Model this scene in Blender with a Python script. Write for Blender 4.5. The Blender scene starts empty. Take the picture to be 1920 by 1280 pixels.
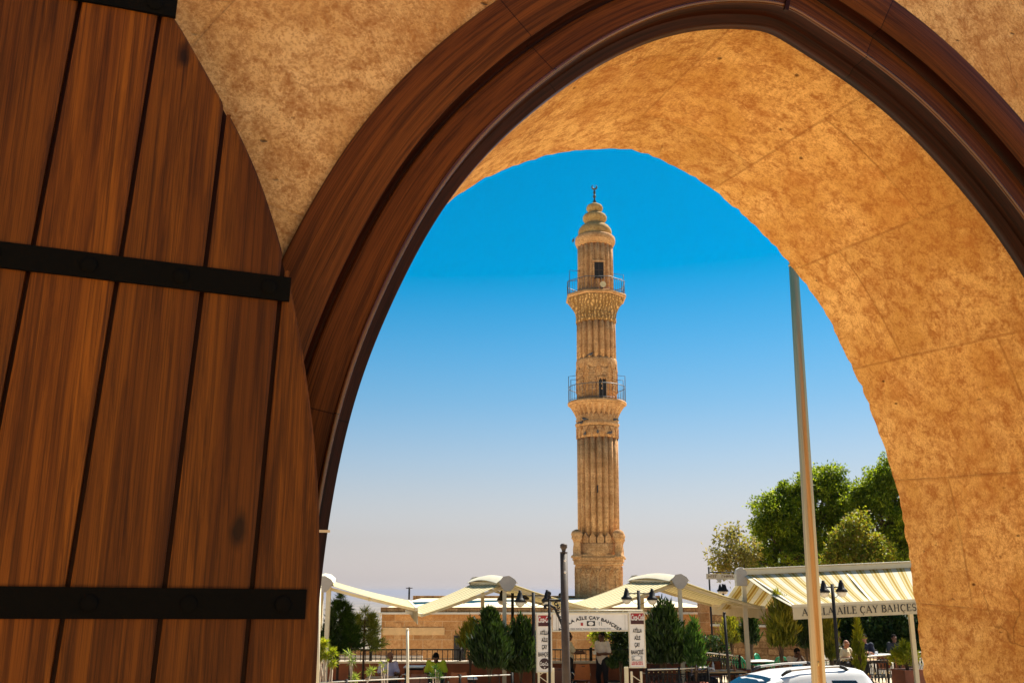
import bpy, bmesh, math, random
import numpy as np
from mathutils import Vector, Matrix, Euler
random.seed(7); rng = np.random.default_rng(7)
S = bpy.context.scene; C = S.collection; PI = math.pi
CAMZ = 2.9; F = 1800.0; HZ = 1107.0; TH = math.atan((HZ - 640) / F)

def at(u, v, D):
    """world point on the photo's pixel (u,v) at forward distance D"""
    x = (u - 960) / F; y = -(v - 640) / F; c, s = math.cos(TH), math.sin(TH)
    k = D / (c - y * s)
    return Vector((x * k, D, CAMZ + (s + y * c) * k))

def at0(u, D, z=0.0):
    """ground point under pixel column u near the horizon"""
    p = at(u, HZ + (CAMZ - z) * 1860 / D, D); return Vector((p.x, D, z))

# ------------------------------------------------------------------ objects
def tag(o, label=None, cat=None, group=None, kind=None):
    if label: o['label'] = label
    if cat: o['category'] = cat
    if group: o['group'] = group
    if kind: o['kind'] = kind
    return o

def thing(name, label, cat, loc=(0, 0, 0), rz=0.0, group=None):
    o = bpy.data.objects.new(name, None); C.objects.link(o)
    o.location = loc; o.rotation_euler = (0, 0, rz); o.empty_display_size = .1
    return tag(o, label, cat, group)

def dup(root, loc, rz=0.0, label=None, scale=1.0):
    r = root.copy(); C.objects.link(r); r.location = loc; r.rotation_euler = (0, 0, rz); r.scale = (scale,) * 3
    if label: r['label'] = label
    def rec(src, dst):
        for ch in list(src.children):
            c = ch.copy(); C.objects.link(c); c.parent = dst; rec(ch, c)
    rec(root, r)
    return r

class MB:
    """collects faces, then becomes one mesh object"""
    def __init__(s): s.v = []; s.f = []; s.sm = []; s.uv = {}; s.mi = []
    def add(s, vs, fs, smooth=False, mi=0):
        b = len(s.v); s.v += [Vector(p) for p in vs]
        for f in fs: s.f.append([b + i for i in f]); s.sm.append(smooth); s.mi.append(mi)
        return b
    def box(s, c, d, rz=0.0, mi=0, M=None):
        hx, hy, hz = d[0] / 2, d[1] / 2, d[2] / 2
        R = M if M is not None else Matrix.Rotation(rz, 3, 'Z')
        vs = [R @ Vector((x, y, z)) + Vector(c) for x in (-hx, hx) for y in (-hy, hy) for z in (-hz, hz)]
        s.add(vs, [(0, 1, 3, 2), (4, 6, 7, 5), (0, 4, 5, 1), (2, 3, 7, 6), (0, 2, 6, 4), (1, 5, 7, 3)], mi=mi)
        return s
    def beam(s, p, q, w, h, mi=0):
        p, q = Vector(p), Vector(q); d = q - p; L = d.length; d.normalize()
        up = Vector((0, 0, 1)) if abs(d.z) < .95 else Vector((0, 1, 0))
        sd = d.cross(up).normalized(); u = sd.cross(d)
        M = Matrix((sd, d, u)).transposed()
        return s.box((p + q) / 2, (w, L, h), M=M, mi=mi)
    def tube(s, path, r, n=8, cap=True, mi=0, smooth=True):
        path = [Vector(p) for p in path]; m = len(path)
        rs = r if isinstance(r, (list, tuple)) else [r] * m
        rings = []; ref = None
        for i, p in enumerate(path):
            t = (path[min(i + 1, m - 1)] - path[max(i - 1, 0)]).normalized()
            if ref is None: ref = Vector((1, 0, 0)) if abs(t.x) < .9 else Vector((0, 1, 0))
            a = (ref - t * ref.dot(t)).normalized(); ref = a; b = t.cross(a)
            rings.append([p + (a * math.cos(k * 2 * PI / n) + b * math.sin(k * 2 * PI / n)) * rs[i] for k in range(n)])
        vs = [q for R in rings for q in R]; fs = []
        for i in range(m - 1):
            for k in range(n):
                k2 = (k + 1) % n; fs.append((i * n + k, i * n + k2, (i + 1) * n + k2, (i + 1) * n + k))
        b = s.add(vs, fs, smooth, mi)
        if cap:
            s.f.append([b + k for k in range(n)][::-1]); s.sm.append(False); s.mi.append(mi)
            s.f.append([b + (m - 1) * n + k for k in range(n)]); s.sm.append(False); s.mi.append(mi)
        return s
    def lathe(s, prof, n=24, c=(0, 0, 0), smooth=True, cap=True, mi=0, mod=None):
        """prof: list of (r,z); mod(phi, i) scales the radius"""
        c = Vector(c); vs = []
        for i, (r, z) in enumerate(prof):
            for k in range(n):
                a = 2 * PI * k / n; rr = r * (mod(a, i) if mod else 1)
                vs.append(c + Vector((rr * math.cos(a), rr * math.sin(a), z)))
        fs = [(i * n + k, i * n + (k + 1) % n, (i + 1) * n + (k + 1) % n, (i + 1) * n + k) for i in range(len(prof) - 1) for k in range(n)]
        b = s.add(vs, fs, smooth, mi)
        if cap:
            if prof[0][0] > 1e-4: s.f.append([b + k for k in range(n)][::-1]); s.sm.append(False); s.mi.append(mi)
            if prof[-1][0] > 1e-4: s.f.append([b + (len(prof) - 1) * n + k for k in range(n)]); s.sm.append(False); s.mi.append(mi)
        return s
    def ball(s, c, r, n=10, mi=0, M=None):
        r = r if isinstance(r, (tuple, list)) else (r, r, r); c = Vector(c); m = max(5, n // 2 + 1); vs = []
        for i in range(m + 1):
            t = PI * i / m
            for k in range(n):
                a = 2 * PI * k / n
                p = Vector((r[0] * math.sin(t) * math.cos(a), r[1] * math.sin(t) * math.sin(a), -r[2] * math.cos(t)))
                vs.append(c + (M @ p if M is not None else p))
        s.add(vs, [(i * n + k, i * n + (k + 1) % n, (i + 1) * n + (k + 1) % n, (i + 1) * n + k) for i in range(m) for k in range(n)], True, mi)
        return s
    def prism(s, pts, d, mi=0):
        """pts: 3-D outline; d: extrusion vector"""
        pts = [Vector(p) for p in pts]; d = Vector(d); n = len(pts)
        s.add(pts + [p + d for p in pts], [tuple(range(n))[::-1], tuple(range(n, 2 * n))] + [(i, (i + 1) % n, n + (i + 1) % n, n + i) for i in range(n)], mi=mi)
        return s
    def grid(s, P, smooth=True, mi=0, uv=None):
        """P[i][j] points; uv[i][j] optional"""
        a, b = len(P), len(P[0])
        base = len(s.v); f0 = len(s.f)
        s.add([p for r in P for p in r], [(i * b + j, i * b + j + 1, (i + 1) * b + j + 1, (i + 1) * b + j) for i in range(a - 1) for j in range(b - 1)], smooth, mi)
        if uv:
            k = f0
            for i in range(a - 1):
                for j in range(b - 1):
                    s.uv[k] = [uv[i][j], uv[i][j + 1], uv[i + 1][j + 1], uv[i + 1][j]]; k += 1
        return s
    def mesh(s, name):
        me = bpy.data.meshes.new(name); me.from_pydata([tuple(p) for p in s.v], [], s.f)
        me.polygons.foreach_set('use_smooth', s.sm); me.polygons.foreach_set('material_index', s.mi)
        if s.uv:
            L = me.uv_layers.new(name='UVMap')
            for k, uvs in s.uv.items():
                for li, t in zip(me.polygons[k].loop_indices, uvs): L.data[li].uv = t
        me.update(); return me
    def build(s, name, mat, parent=None, bevel=0.0, fix=True):
        me = s.mesh(name)
        if fix and len(s.v) < 60000:
            bm = bmesh.new(); bm.from_mesh(me); bmesh.ops.recalc_face_normals(bm, faces=bm.faces); bm.to_mesh(me); bm.free()
        for m in (mat if isinstance(mat, (list, tuple)) else [mat]): me.materials.append(m)
        o = bpy.data.objects.new(name, me); C.objects.link(o)
        if parent: o.parent = parent
        if bevel:
            b = o.modifiers.new('bevel', 'BEVEL'); b.width = bevel; b.segments = 2; b.limit_method = 'ANGLE'; b.angle_limit = .7
        return o

def struct(o): o['kind'] = 'structure'; return o

def quads_obj(name, V, nq, mat, parent):
    me = bpy.data.meshes.new(name); V = np.ascontiguousarray(V, dtype=np.float32).reshape(-1, 3); n = len(V) // 4
    me.vertices.add(n * 4); me.vertices.foreach_set('co', V.ravel())
    me.loops.add(n * 4); me.loops.foreach_set('vertex_index', np.arange(n * 4, dtype=np.int32))
    me.polygons.add(n); me.polygons.foreach_set('loop_start', np.arange(0, n * 4, 4, dtype=np.int32))
    me.update(calc_edges=True); me.validate(); me.materials.append(mat)
    o = bpy.data.objects.new(name, me); C.objects.link(o)
    if parent: o.parent = parent
    return o

def nrm(a): return a / (np.linalg.norm(a, axis=1, keepdims=True) + 1e-9)

def leaves(name, P, Dr, L, W, mat, parent, curl=.15):
    """one rhombic leaf per point P along direction Dr"""
    n = len(P); Dr = nrm(Dr); sd = nrm(np.cross(Dr, rng.normal(size=(n, 3)))); up = np.cross(Dr, sd)
    l = (L * rng.uniform(.7, 1.3, (n, 1))); w = (W * rng.uniform(.7, 1.3, (n, 1)))
    V = np.stack([P, P + Dr * l * .45 + sd * w / 2 + up * l * curl, P + Dr * l, P + Dr * l * .45 - sd * w / 2 + up * l * curl], 1)
    return quads_obj(name, V, n, mat, parent)

# ------------------------------------------------------------------ materials
def lin(r, g, b):
    f = lambda c: (c / 255 / 12.92) if c / 255 <= .04045 else ((c / 255 + .055) / 1.055) ** 2.4
    return (f(r), f(g), f(b), 1)

class NT:
    def __init__(s, name):
        s.m = bpy.data.materials.new(name); s.m.use_nodes = True; s.t = s.m.node_tree; s.n = s.t.nodes
        s.b = s.n['Principled BSDF']; s.out = s.n['Material Output']
    def __call__(s, typ, ins=None, **props):
        nd = s.n.new('ShaderNode' + typ)
        for k, v in props.items(): setattr(nd, k, v)
        for k, v in (ins or {}).items():
            i = nd.inputs[k]
            if hasattr(v, 'links'): s.t.links.new(v, i)
            else: i.default_value = v
        return nd
    def link(s, a, b): s.t.links.new(a, b)
    def coord(s, kind='Object', scale=(1, 1, 1), rot=(0, 0, 0)):
        return s('Mapping', {'Vector': s('TexCoord').outputs[kind], 'Scale': scale, 'Rotation': rot}).outputs[0]
    def noise(s, vec, scale, detail=4, rough=.6, dist=0.0):
        return s('TexNoise', {'Vector': vec, 'Scale': scale, 'Detail': detail, 'Roughness': rough, 'Distortion': dist}).outputs[0]
    def ramp(s, fac, stops):
        r = s('ValToRGB', {'Fac': fac}); e = r.color_ramp.elements
        while len(e) < len(stops): e.new(.5)
        for k, (p, c) in enumerate(stops):
            e[k].position = p; e[k].color = c if len(c) == 4 else (*c, 1)
        return r.outputs[0]
    def mix(s, fac, a, b, mode='MIX'):
        nd = s('Mix', data_type='RGBA', blend_type=mode)
        for i, v in ((nd.inputs[0], fac), (nd.inputs[6], a), (nd.inputs[7], b)):
            if hasattr(v, 'links'): s.t.links.new(v, i)
            else: i.default_value = v if not isinstance(v, tuple) or len(v) == 4 else (*v, 1)
        return nd.outputs[2]
    def math(s, op, a, b=0.0):
        nd = s('Math', operation=op)
        for i, v in ((nd.inputs[0], a), (nd.inputs[1], b)):
            if hasattr(v, 'links'): s.t.links.new(v, i)
            else: i.default_value = v
        return nd.outputs[0]
    def bump(s, h, strength=.3, dist=.02, prev=None):
        nd = s('Bump', {'Height': h, 'Strength': strength, 'Distance': dist})
        if prev is not None: s.t.links.new(prev, nd.inputs['Normal'])
        return nd.outputs[0]
    def done(s, col=None, rough=None, normal=None, metal=None, spec=None):
        for k, v in (('Base Color', col), ('Roughness', rough), ('Normal', normal), ('Metallic', metal), ('Specular IOR Level', spec)):
            if v is None: continue
            i = s.b.inputs[k]
            if hasattr(v, 'links'): s.t.links.new(v, i)
            else: i.default_value = v if not isinstance(v, tuple) or len(v) == 4 else (*v, 1)
        return s.m

def k4(c, f=1.0): return (c[0] * f, c[1] * f, c[2] * f, 1)

def plain(name, col, rough=.6, metal=0.0, var=.12, scale=6.0, bump=0.0, bscale=40., spec=.4):
    """painted / cast / woven surface with some mottling"""
    t = NT(name); v = t.coord('Object')
    n = t.noise(v, scale, 5, .65)
    c = t.ramp(n, [(.3, k4(col, 1 - var)), (.7, k4(col, 1 + var))])
    nr = t.bump(t.noise(v, bscale, 4), bump, .01) if bump else None
    r = t.math('ADD', t.math('MULTIPLY', n, .25), rough - .12)
    return t.done(c, r, nr, metal, spec)

def stone(name, a, b, dark, vec, bw, bh, mortar=.012, off=.5, mcol=None, bumps=.5, fine=1.0, tool=False, joint=.6, blkc=(.84, 1.12), jl=.38):
    """weathered limestone ashlar; vec = 'UV' or 'Object'-style vector kind"""
    t = NT(name); v = t.coord(*vec) if isinstance(vec, tuple) else t.coord(vec)
    wob = t.mix(.012, v, t('TexNoise', {'Vector': v, 'Scale': 2.5, 'Detail': 3}).outputs[1], 'ADD')
    br = t('TexBrick', {'Vector': wob, 'Color1': (.25, .25, .25, 1), 'Color2': (.75, .75, .75, 1), 'Mortar': (0, 0, 0, 1), 'Scale': 1.0, 'Mortar Size': mortar, 'Mortar Smooth': .6, 'Bias': 0.0, 'Brick Width': bw, 'Row Height': bh}, offset=off)
    o = t.coord('Object')
    n1 = t.noise(o, 2.2 * fine, 6, .68, .3); n2 = t.noise(o, (15 if tool else 14) * fine, 7, .74, .4); n3 = t.noise(o, 70 * fine, 4, .7)
    st = t.noise(t.coord('Object', (1, 2.6, 1), (.7, .4, .9)), 75 * fine, 3, .6)      # chisel grain
    base = t.mix(t.ramp(n1, [(.40, (0, 0, 0)), (.60, (1, 1, 1))]), a, k4(b, .88))
    grit = t.math('ADD', n2, t.math('MULTIPLY', t.math('SUBTRACT', t.math('ADD', t.math('MULTIPLY', n3, .5), t.math('MULTIPLY', st, .5)), .5), 1.1))
    base = t.mix(t.ramp(grit, [(.475, (0, 0, 0)), (.545, (.5, .5, .5)), (.68, (.95, .95, .95))]), base, dark)
    base = t.mix(t.ramp(st, [(.36, (.62, .62, .62)), (.52, (0, 0, 0))]), base, dark)
    base = t.mix(t.ramp(t.noise(o, 5.5 * fine, 5, .75, .8), [(.52, (0, 0, 0)), (.68, (.6, .6, .6))]), base, k4(dark, 1.15))
    if tool:
        tw = t('TexWave', {'Vector': t.coord('Object', (1, 1, 1), (.3, .5, .2)), 'Scale': 19.0, 'Distortion': 3.0, 'Detail': 3.0, 'Detail Scale': 2.0}).outputs[1]
        base = t.mix(t.math('MULTIPLY', t.ramp(tw, [(.55, (0, 0, 0)), (.9, (.2, .2, .2))]), t.ramp(t.noise(o, 1.7, 3), [(.42, (0, 0, 0)), (.6, (1, 1, 1))])), base, dark)
        cr = t('TexVoronoi', {'Vector': t.mix(.25, o, t('TexNoise', {'Vector': o, 'Scale': 4.0, 'Detail': 5.0}).outputs[1], 'ADD'), 'Scale': 1.9}, feature='DISTANCE_TO_EDGE').outputs[0]
        base = t.mix(t.math('MULTIPLY', t.ramp(cr, [(.0, (.6, .6, .6)), (.009, (0, 0, 0))]), t.ramp(t.noise(o, 2.6, 2), [(.62, (0, 0, 0)), (.70, (1, 1, 1))])), base, k4(dark, .4))
    blk = t.ramp(br.outputs[0], [(.2, (blkc[0], blkc[0] * .98, blkc[0] * .94)), (.8, (blkc[1],) * 3)])
    base = t.mix(.75, base, blk, 'MULTIPLY')
    jm = t.math('MULTIPLY', br.outputs[1], t.ramp(t.noise(o, 3.1 * fine, 3), [(jl, (.0, .0, .0)), (.62, (joint, joint, joint))]))
    base = t.mix(jm, base, mcol or dark)
    # scattered pits and scratches
    pv = t('TexVoronoi', {'Vector': t.coord('Object', (1, 1, 2.2)), 'Scale': 9 * fine}, feature='F1').outputs[0]
    pit = t.math('MULTIPLY', t.ramp(pv, [(.05, (1, 1, 1)), (.13, (0, 0, 0))]), t.ramp(t.noise(o, 5 * fine, 2), [(.55, (0, 0, 0)), (.62, (1, 1, 1))]))
    base = t.mix(t.math('MULTIPLY', pit, .85), base, k4(dark, .35))
    h = t.math('ADD', t.math('MULTIPLY', n2, .5), t.math('MULTIPLY', n3, .35))
    h = t.math('SUBTRACT', h, t.math('MULTIPLY', jm, .8)); h = t.math('SUBTRACT', h, t.math('MULTIPLY', pit, 1.0))
    nb = t.bump(h, bumps, .012 / fine)
    if tool:
        w = t('TexWave', {'Vector': t.coord('Object', (1, 1, 1), (.3, .5, .2)), 'Scale': 22.0, 'Distortion': 2.5, 'Detail': 2.0, 'Detail Scale': 1.5})
        nb = t.bump(t.math('MULTIPLY', w.outputs[1], t.ramp(n1, [(.4, (.2, .2, .2)), (.6, (1, 1, 1))])), .16, .006, nb)
    return t.done(base, .92, nb, 0.0, .15)

def wood(name, a, b, dark, vec, gloss=.42, boards=True):
    """vec maps so that the grain runs along its second axis"""
    t = NT(name); v = t.coord(*vec)
    st = t('Mapping', {'Vector': v, 'Scale': (11, .36, 11)}).outputs[0]
    off = t('Attribute', attribute_name='board') if boards else None
    if boards:
        cx = t('CombineXYZ', {'X': t.math('MULTIPLY', off.outputs['Fac'], 37.0), 'Y': t.math('MULTIPLY', off.outputs['Fac'], 11.0)}).outputs[0]
        st = t.mix(1.0, st, cx, 'ADD')
    big = t.noise(st, 1.0, 3, .55, 1.2); grain = t.noise(st, 5.5, 6, .7, .5)
    fine = t.noise(t('Mapping', {'Vector': st, 'Scale': (9, .9, 9)}).outputs[0], 4.0, 4, .7)
    c = t.mix(t.ramp(big, [(.33, (0, 0, 0)), (.68, (1, 1, 1))]), a, b)
    c = t.mix(t.ramp(grain, [(.39, (.72, .72, .72)), (.57, (0, 0, 0))]), c, dark)
    c = t.mix(t.ramp(fine, [(.36, (.6, .6, .6)), (.52, (0, 0, 0))]), c, k4(dark, .6))
    kn = t('TexVoronoi', {'Vector': t.mix(.05, t('Mapping', {'Vector': v, 'Scale': (3.4, 1.5, 3.4)}).outputs[0], t('TexNoise', {'Vector': v, 'Scale': 20.0}).outputs[1], 'ADD'), 'Scale': 1.0}, feature='F1').outputs[0]
    c = t.mix(t.ramp(kn, [(.035, (.9, .9, .9)), (.075, (0, 0, 0))]), c, k4(dark, .25))
    if not boards:
        yy = t('SeparateXYZ', {0: v}).outputs[1]; fr = t.math('FRACT', t.math('DIVIDE', t.math('ADD', yy, .35), 1.18))
        c = t.mix(t.ramp(fr, [(.0, (1, 1, 1)), (.0022, (0, 0, 0))]), c, k4(dark, .15))
        c = t.mix(.6, c, t.ramp(t('TexWhiteNoise', {'W': t.math('FLOOR', t.math('DIVIDE', t.math('ADD', yy, .35), 1.18))}, noise_dimensions='1D').outputs[0], [(0, (.75, .72, .7)), (1, (1.15, 1.15, 1.1))]), 'MULTIPLY')
    if boards:
        hs = t('HueSaturation', {'Color': c, 'Value': t.math('ADD', .75, t.math('MULTIPLY', t.math('FRACT', t.math('MULTIPLY', off.outputs['Fac'], 7.31)), .55))})
        c = hs.outputs[0]
    nb = t.bump(t.math('ADD', t.math('MULTIPLY', fine, .4), grain), .12, .004)
    return t.done(c, t.ramp(grain, [(.2, (gloss + .12,) * 3), (.8, (gloss - .06,) * 3)]), nb, 0, .2)

def leafmat(name, cols, trans=.45, rough=.55):
    t = NT(name); g = t('NewGeometry')
    r = t.ramp(g.outputs['Random Per Island'], [(i / max(1, len(cols) - 1), k4(c)) for i, c in enumerate(cols)])
    n = t.noise(t.coord('Object'), 1.1, 3); r = t.mix(1.0, r, t.ramp(n, [(.35, (.62, .68, .7)), (.62, (1.35, 1.25, 1.0))]), 'MULTIPLY')
    t.done(r, rough, None, 0, .3)
    tr = t('BsdfTranslucent', {'Color': t.mix(1.0, r, (1.3, 1.25, .6, 1), 'MULTIPLY')})
    mx = t('MixShader', {0: trans}); t.link(t.b.outputs[0], mx.inputs[1]); t.link(tr.outputs[0], mx.inputs[2]); t.link(mx.outputs[0], t.out.inputs[0])
    return t.m

def cloth_stripes(name, base, stripes, pitch, trans=.4, var=.05):
    """stripes: list of (position 0-1, colour) constant ramp along UV.x / pitch"""
    t = NT(name); uv = t('TexCoord').outputs['UV']
    x = t('SeparateXYZ', {0: uv}).outputs[0]
    fr = t.math('FRACT', t.math('DIVIDE', x, pitch))
    r = t('ValToRGB', {'Fac': fr}); r.color_ramp.interpolation = 'CONSTANT'; e = r.color_ramp.elements
    while len(e) < len(stripes): e.new(.5)
    for k, (p, c) in enumerate(stripes): e[k].position = p; e[k].color = k4(c)
    o = t.coord('Object'); d = t.noise(o, 3.0, 5, .7)
    c = t.mix(t.ramp(d, [(.42, (0, 0, 0)), (.75, (.22, .22, .22))]), r.outputs[0], (.42, .33, .2, 1))
    t.done(c, .85, t.bump(t.noise(o, 4.0, 3), .25, .03), 0, .1)
    tr = t('BsdfTranslucent', {'Color': c}); mx = t('MixShader', {0: trans})
    t.link(t.b.outputs[0], mx.inputs[1]); t.link(tr.outputs[0], mx.inputs[2]); t.link(mx.outputs[0], t.out.inputs[0])
    return t.m
# ------------------------------------------------------------------ shared materials
M = {}
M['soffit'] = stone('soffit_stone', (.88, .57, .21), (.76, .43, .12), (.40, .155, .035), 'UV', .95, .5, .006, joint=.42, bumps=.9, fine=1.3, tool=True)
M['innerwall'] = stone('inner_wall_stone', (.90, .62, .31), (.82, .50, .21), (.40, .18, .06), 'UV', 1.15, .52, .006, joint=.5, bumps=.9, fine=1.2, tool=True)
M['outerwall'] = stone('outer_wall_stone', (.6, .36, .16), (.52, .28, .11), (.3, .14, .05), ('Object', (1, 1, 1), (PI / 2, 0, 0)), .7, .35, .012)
M['minaret'] = stone('minaret_stone', (.76, .46, .22), (.66, .37, .16), (.30, .13, .05), ('Object', (1, 1, 1), (PI / 2, 0, 0)), .55, .30, .012, fine=.6, joint=.5, bumps=.6)
M['dome'] = stone('dome_stone', (.62, .42, .17), (.52, .32, .11), (.26, .14, .06), ('Object', (1, 1, 1), (PI / 2, 0, 0)), 5., 5., .0, fine=.8, joint=.0, bumps=.5)
M['ashlar'] = stone('ashlar', (.62, .37, .17), (.55, .29, .115), (.36, .16, .06), ('Object', (1, 1, 1), (PI / 2, 0, 0)), .8, .37, .014, fine=.7, joint=.8, mcol=(.72, .52, .32, 1), bumps=.5, blkc=(.66, 1.2), jl=.2)
M['rubble'] = stone('rubble_wall', (.58, .35, .16), (.46, .25, .10), (.2, .09, .035), ('Object', (1, 1, 1), (PI / 2, 0, 0)), .5, .24, .03, fine=1.1, joint=.8, bumps=.9, blkc=(.6, 1.2))
M['carved'] = None
t = NT('carved_stone'); o = t.coord('Object', (1, 1, 1))
vz = t('TexVoronoi', {'Vector': o, 'Scale': 4.2}, feature='DISTANCE_TO_EDGE').outputs[0]
wv = t('TexWave', {'Vector': o, 'Scale': 1.5, 'Distortion': 8.0, 'Detail': 2.0, 'Detail Scale': 1.2}).outputs[1]
h = t.math('MULTIPLY', t.ramp(wv, [(.3, (0, 0, 0)), (.6, (1, 1, 1))]), t.ramp(vz, [(.0, (.2, .2, .2)), (.12, (1, 1, 1))]))
M['carved'] = t.done(t.mix(1.0, t.ramp(h, [(.0, (.42, .38, .34)), (.5, (1, 1, 1))]), t.mix(t.ramp(t.noise(o, 2, 5), [(.3, (0, 0, 0)), (.7, (1, 1, 1))]), (.70, .42, .18), (.50, .27, .09)), 'MULTIPLY'), .92, t.bump(h, 1.0, .12), 0, .1)
M['tip'] = plain('finial_bronze', (.09, .06, .03), .45, .6)
M['iron'] = plain('black_iron', (.018, .015, .013), .6, 0, .3, 20, spec=.2)
M['paintiron'] = plain('dark_painted_steel', (.075, .055, .042), .6, 0, .25, 9, .15, 60, .25)
M['steel'] = None
t = NT('reflection_tinted_steel'); o = t.coord('Object', (30, 30, .6))
g = t.noise(o, 1.0, 4)
M['steel'] = t.done(t.ramp(g, [(.3, (.44, .31, .15)), (.7, (.62, .46, .26))]), t.ramp(g, [(.3, (.28, .28, .28)), (.7, (.42, .42, .42))]), t.bump(g, .05, .002), 1.0)  # steel base tinted tan to stand in for reflected warm stone
M['creamsteel'] = plain('cream_painted_aluminium', (.62, .54, .38), .45, 0, .08, 4)
M['greycap'] = plain('grey_end_plate', (.38, .34, .30), .5, 0, .08, 5)
M['white'] = plain('white_sign_paint', (.74, .70, .65), .5, 0, .06, 3)
M['ink'] = plain('black_lettering', (.012, .012, .014), .5, 0, .1)
M['red'] = plain('red_panel', (.33, .012, .016), .45, 0, .2, 3)
M['maroon'] = plain('dark_maroon_panel', (.05, .006, .008), .45, 0, .2, 3)
M['redink'] = plain('red_lettering', (.5, .03, .05), .5, 0, .1)
M['greypic'] = plain('grey_picture', (.35, .35, .34), .5, 0, .6, 25)
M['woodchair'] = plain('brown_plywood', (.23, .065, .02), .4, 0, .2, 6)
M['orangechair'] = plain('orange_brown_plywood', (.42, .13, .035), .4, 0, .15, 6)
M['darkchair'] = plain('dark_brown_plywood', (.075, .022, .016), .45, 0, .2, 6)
M['chrome'] = plain('chair_tube', (.72, .70, .66), .25, .9, .05)
M['greenplastic'] = plain('green_plastic', (.01, .26, .13), .4, 0, .1)
M['terracotta'] = plain('terracotta', (.32, .075, .03), .7, 0, .2, 5, .2)
M['planterwood'] = plain('brown_planter', (.16, .05, .025), .7, 0, .25, 4, .2)
M['soil'] = plain('soil', (.05, .035, .022), .95, 0, .4, 20)
M['redplaster'] = plain('red_brown_plaster', (.19, .062, .03), .85, 0, .25, 3, .2)
M['coping'] = plain('pale_coping', (.62, .55, .45), .8, 0, .12, 5)
M['tabletop'] = plain('wood_table_top', (.50, .30, .13), .4, 0, .15, 4)
M['whitetop'] = plain('white_table_top', (.72, .72, .72), .35, 0, .05, 4)
M['glassy'] = plain('clear_glassware', (.5, .52, .5), .1, 0, .05)
M['roofpale'] = plain('pale_roof_screed', (.66, .57, .38), .85, 0, .1, .8)
M['bark'] = plain('bark', (.10, .065, .04), .9, 0, .4, 8, .6, 25)
M['railgrey'] = plain('grey_balcony_rail', (.10, .10, .11), .5, .3)
M['horncream'] = plain('cream_horn', (.56, .45, .26), .5)
M['globe'] = plain('lamp_globe', (.66, .60, .48), .3, 0, .05)
M['gold'] = plain('brass_button', (.55, .40, .16), .35, .7)
M['blue'] = plain('blue_plastic', (.05, .28, .55), .35)
M['railwhite'] = plain('pale_rail', (.6, .57, .5), .4, .2, .1)
M['pigeon'] = plain('pigeon_feathers', (.06, .06, .07), .7, 0, .4, 12)
M['wood_leaf'] = wood('door_planks', (.235, .076, .006), (.12, .034, .0035), (.04, .010, .0013), ('Object', (1, 1, 1), (PI / 2, 0, 0)), .55)
M['wood_frame'] = wood('frame_timber', (.17, .054, .012), (.09, .026, .006), (.03, .009, .0035), ('UV', (1, 1, 1)), .40, boards=False)
M['wood_bead'] = wood('polished_bead', (.17, .054, .012), (.09, .026, .006), (.03, .009, .0035), ('UV', (1, 1, 1)), .16, boards=False); M['wood_bead'].node_tree.nodes['Principled BSDF'].inputs['Specular IOR Level'].default_value = .8
M['wood_dark'] = wood('dark_and_shaded_timber', (.05, .012, .005), (.022, .006, .003), (.008, .003, .002), ('UV', (1, 1, 1)), .36, boards=False)
M['strap'] = plain('blackened_iron_strap', (.0028, .0027, .0026), .85, .0, .3, 14, .4, 30, .1)

for k in ('wood_frame', 'wood_dark'): M[k].node_tree.nodes['Principled BSDF'].inputs['Specular IOR Level'].default_value = .1
# ------------------------------------------------------------------ world, sun, camera
SUN_EL, SUN_AZ = 54.0, 42.0          # azimuth to the right of the view direction
W = bpy.data.worlds.new('World'); S.world = W; W.use_nodes = True
wn = W.node_tree; bg = wn.nodes['Background']; sky = wn.nodes.new('ShaderNodeTexSky')
sky.sky_type = 'NISHITA'; sky.sun_disc = False; sky.sun_elevation = math.radians(SUN_EL); sky.sun_rotation = math.radians(SUN_AZ)
sky.altitude = 900; sky.air_density = 1.0; sky.dust_density = 0.3; sky.ozone_density = 2.2
# dusty summer air: pale, slightly pink low down, deep turquoise above
tc = wn.nodes.new('ShaderNodeTexCoord'); sx = wn.nodes.new('ShaderNodeSeparateXYZ'); wn.links.new(tc.outputs['Generated'], sx.inputs[0])
zf = wn.nodes.new('ShaderNodeMath'); zf.operation = 'MULTIPLY'; zf.inputs[1].default_value = 2.0; zf.use_clamp = True; wn.links.new(sx.outputs[2], zf.inputs[0])
def wramp(stops):
    r = wn.nodes.new('ShaderNodeValToRGB'); r.color_ramp.interpolation = 'B_SPLINE'; e = r.color_ramp.elements
    while len(e) < len(stops): e.new(.5)
    for k, (p, c) in enumerate(stops): e[k].position = p * 2; e[k].color = (*c, 1) if isinstance(c, tuple) else (c / 2, c / 2, c / 2, 1)
    wn.links.new(zf.outputs[0], r.inputs[0])
    if isinstance(stops[0][1], tuple): return r.outputs[0]
    m2 = wn.nodes.new('ShaderNodeMath'); m2.operation = 'MULTIPLY'; m2.inputs[1].default_value = 2.0; wn.links.new(r.outputs[0], m2.inputs[0]); return m2.outputs[0]
hs = wn.nodes.new('ShaderNodeHueSaturation')
wn.links.new(wramp([(0, .05), (.06, .26), (.12, .84), (.19, 1.26), (.28, 1.50), (.36, 1.62), (.48, 1.70)]), hs.inputs['Saturation'])
wn.links.new(wramp([(0, .500), (.10, .496), (.2, .482), (.42, .477)]), hs.inputs['Hue'])
wn.links.new(wramp([(0, .58), (.06, .68), (.13, .77), (.24, .97), (.44, .995)]), hs.inputs['Value'])
tm = wn.nodes.new('ShaderNodeMix'); tm.data_type = 'RGBA'; tm.blend_type = 'MULTIPLY'; tm.inputs[0].default_value = 1
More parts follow.
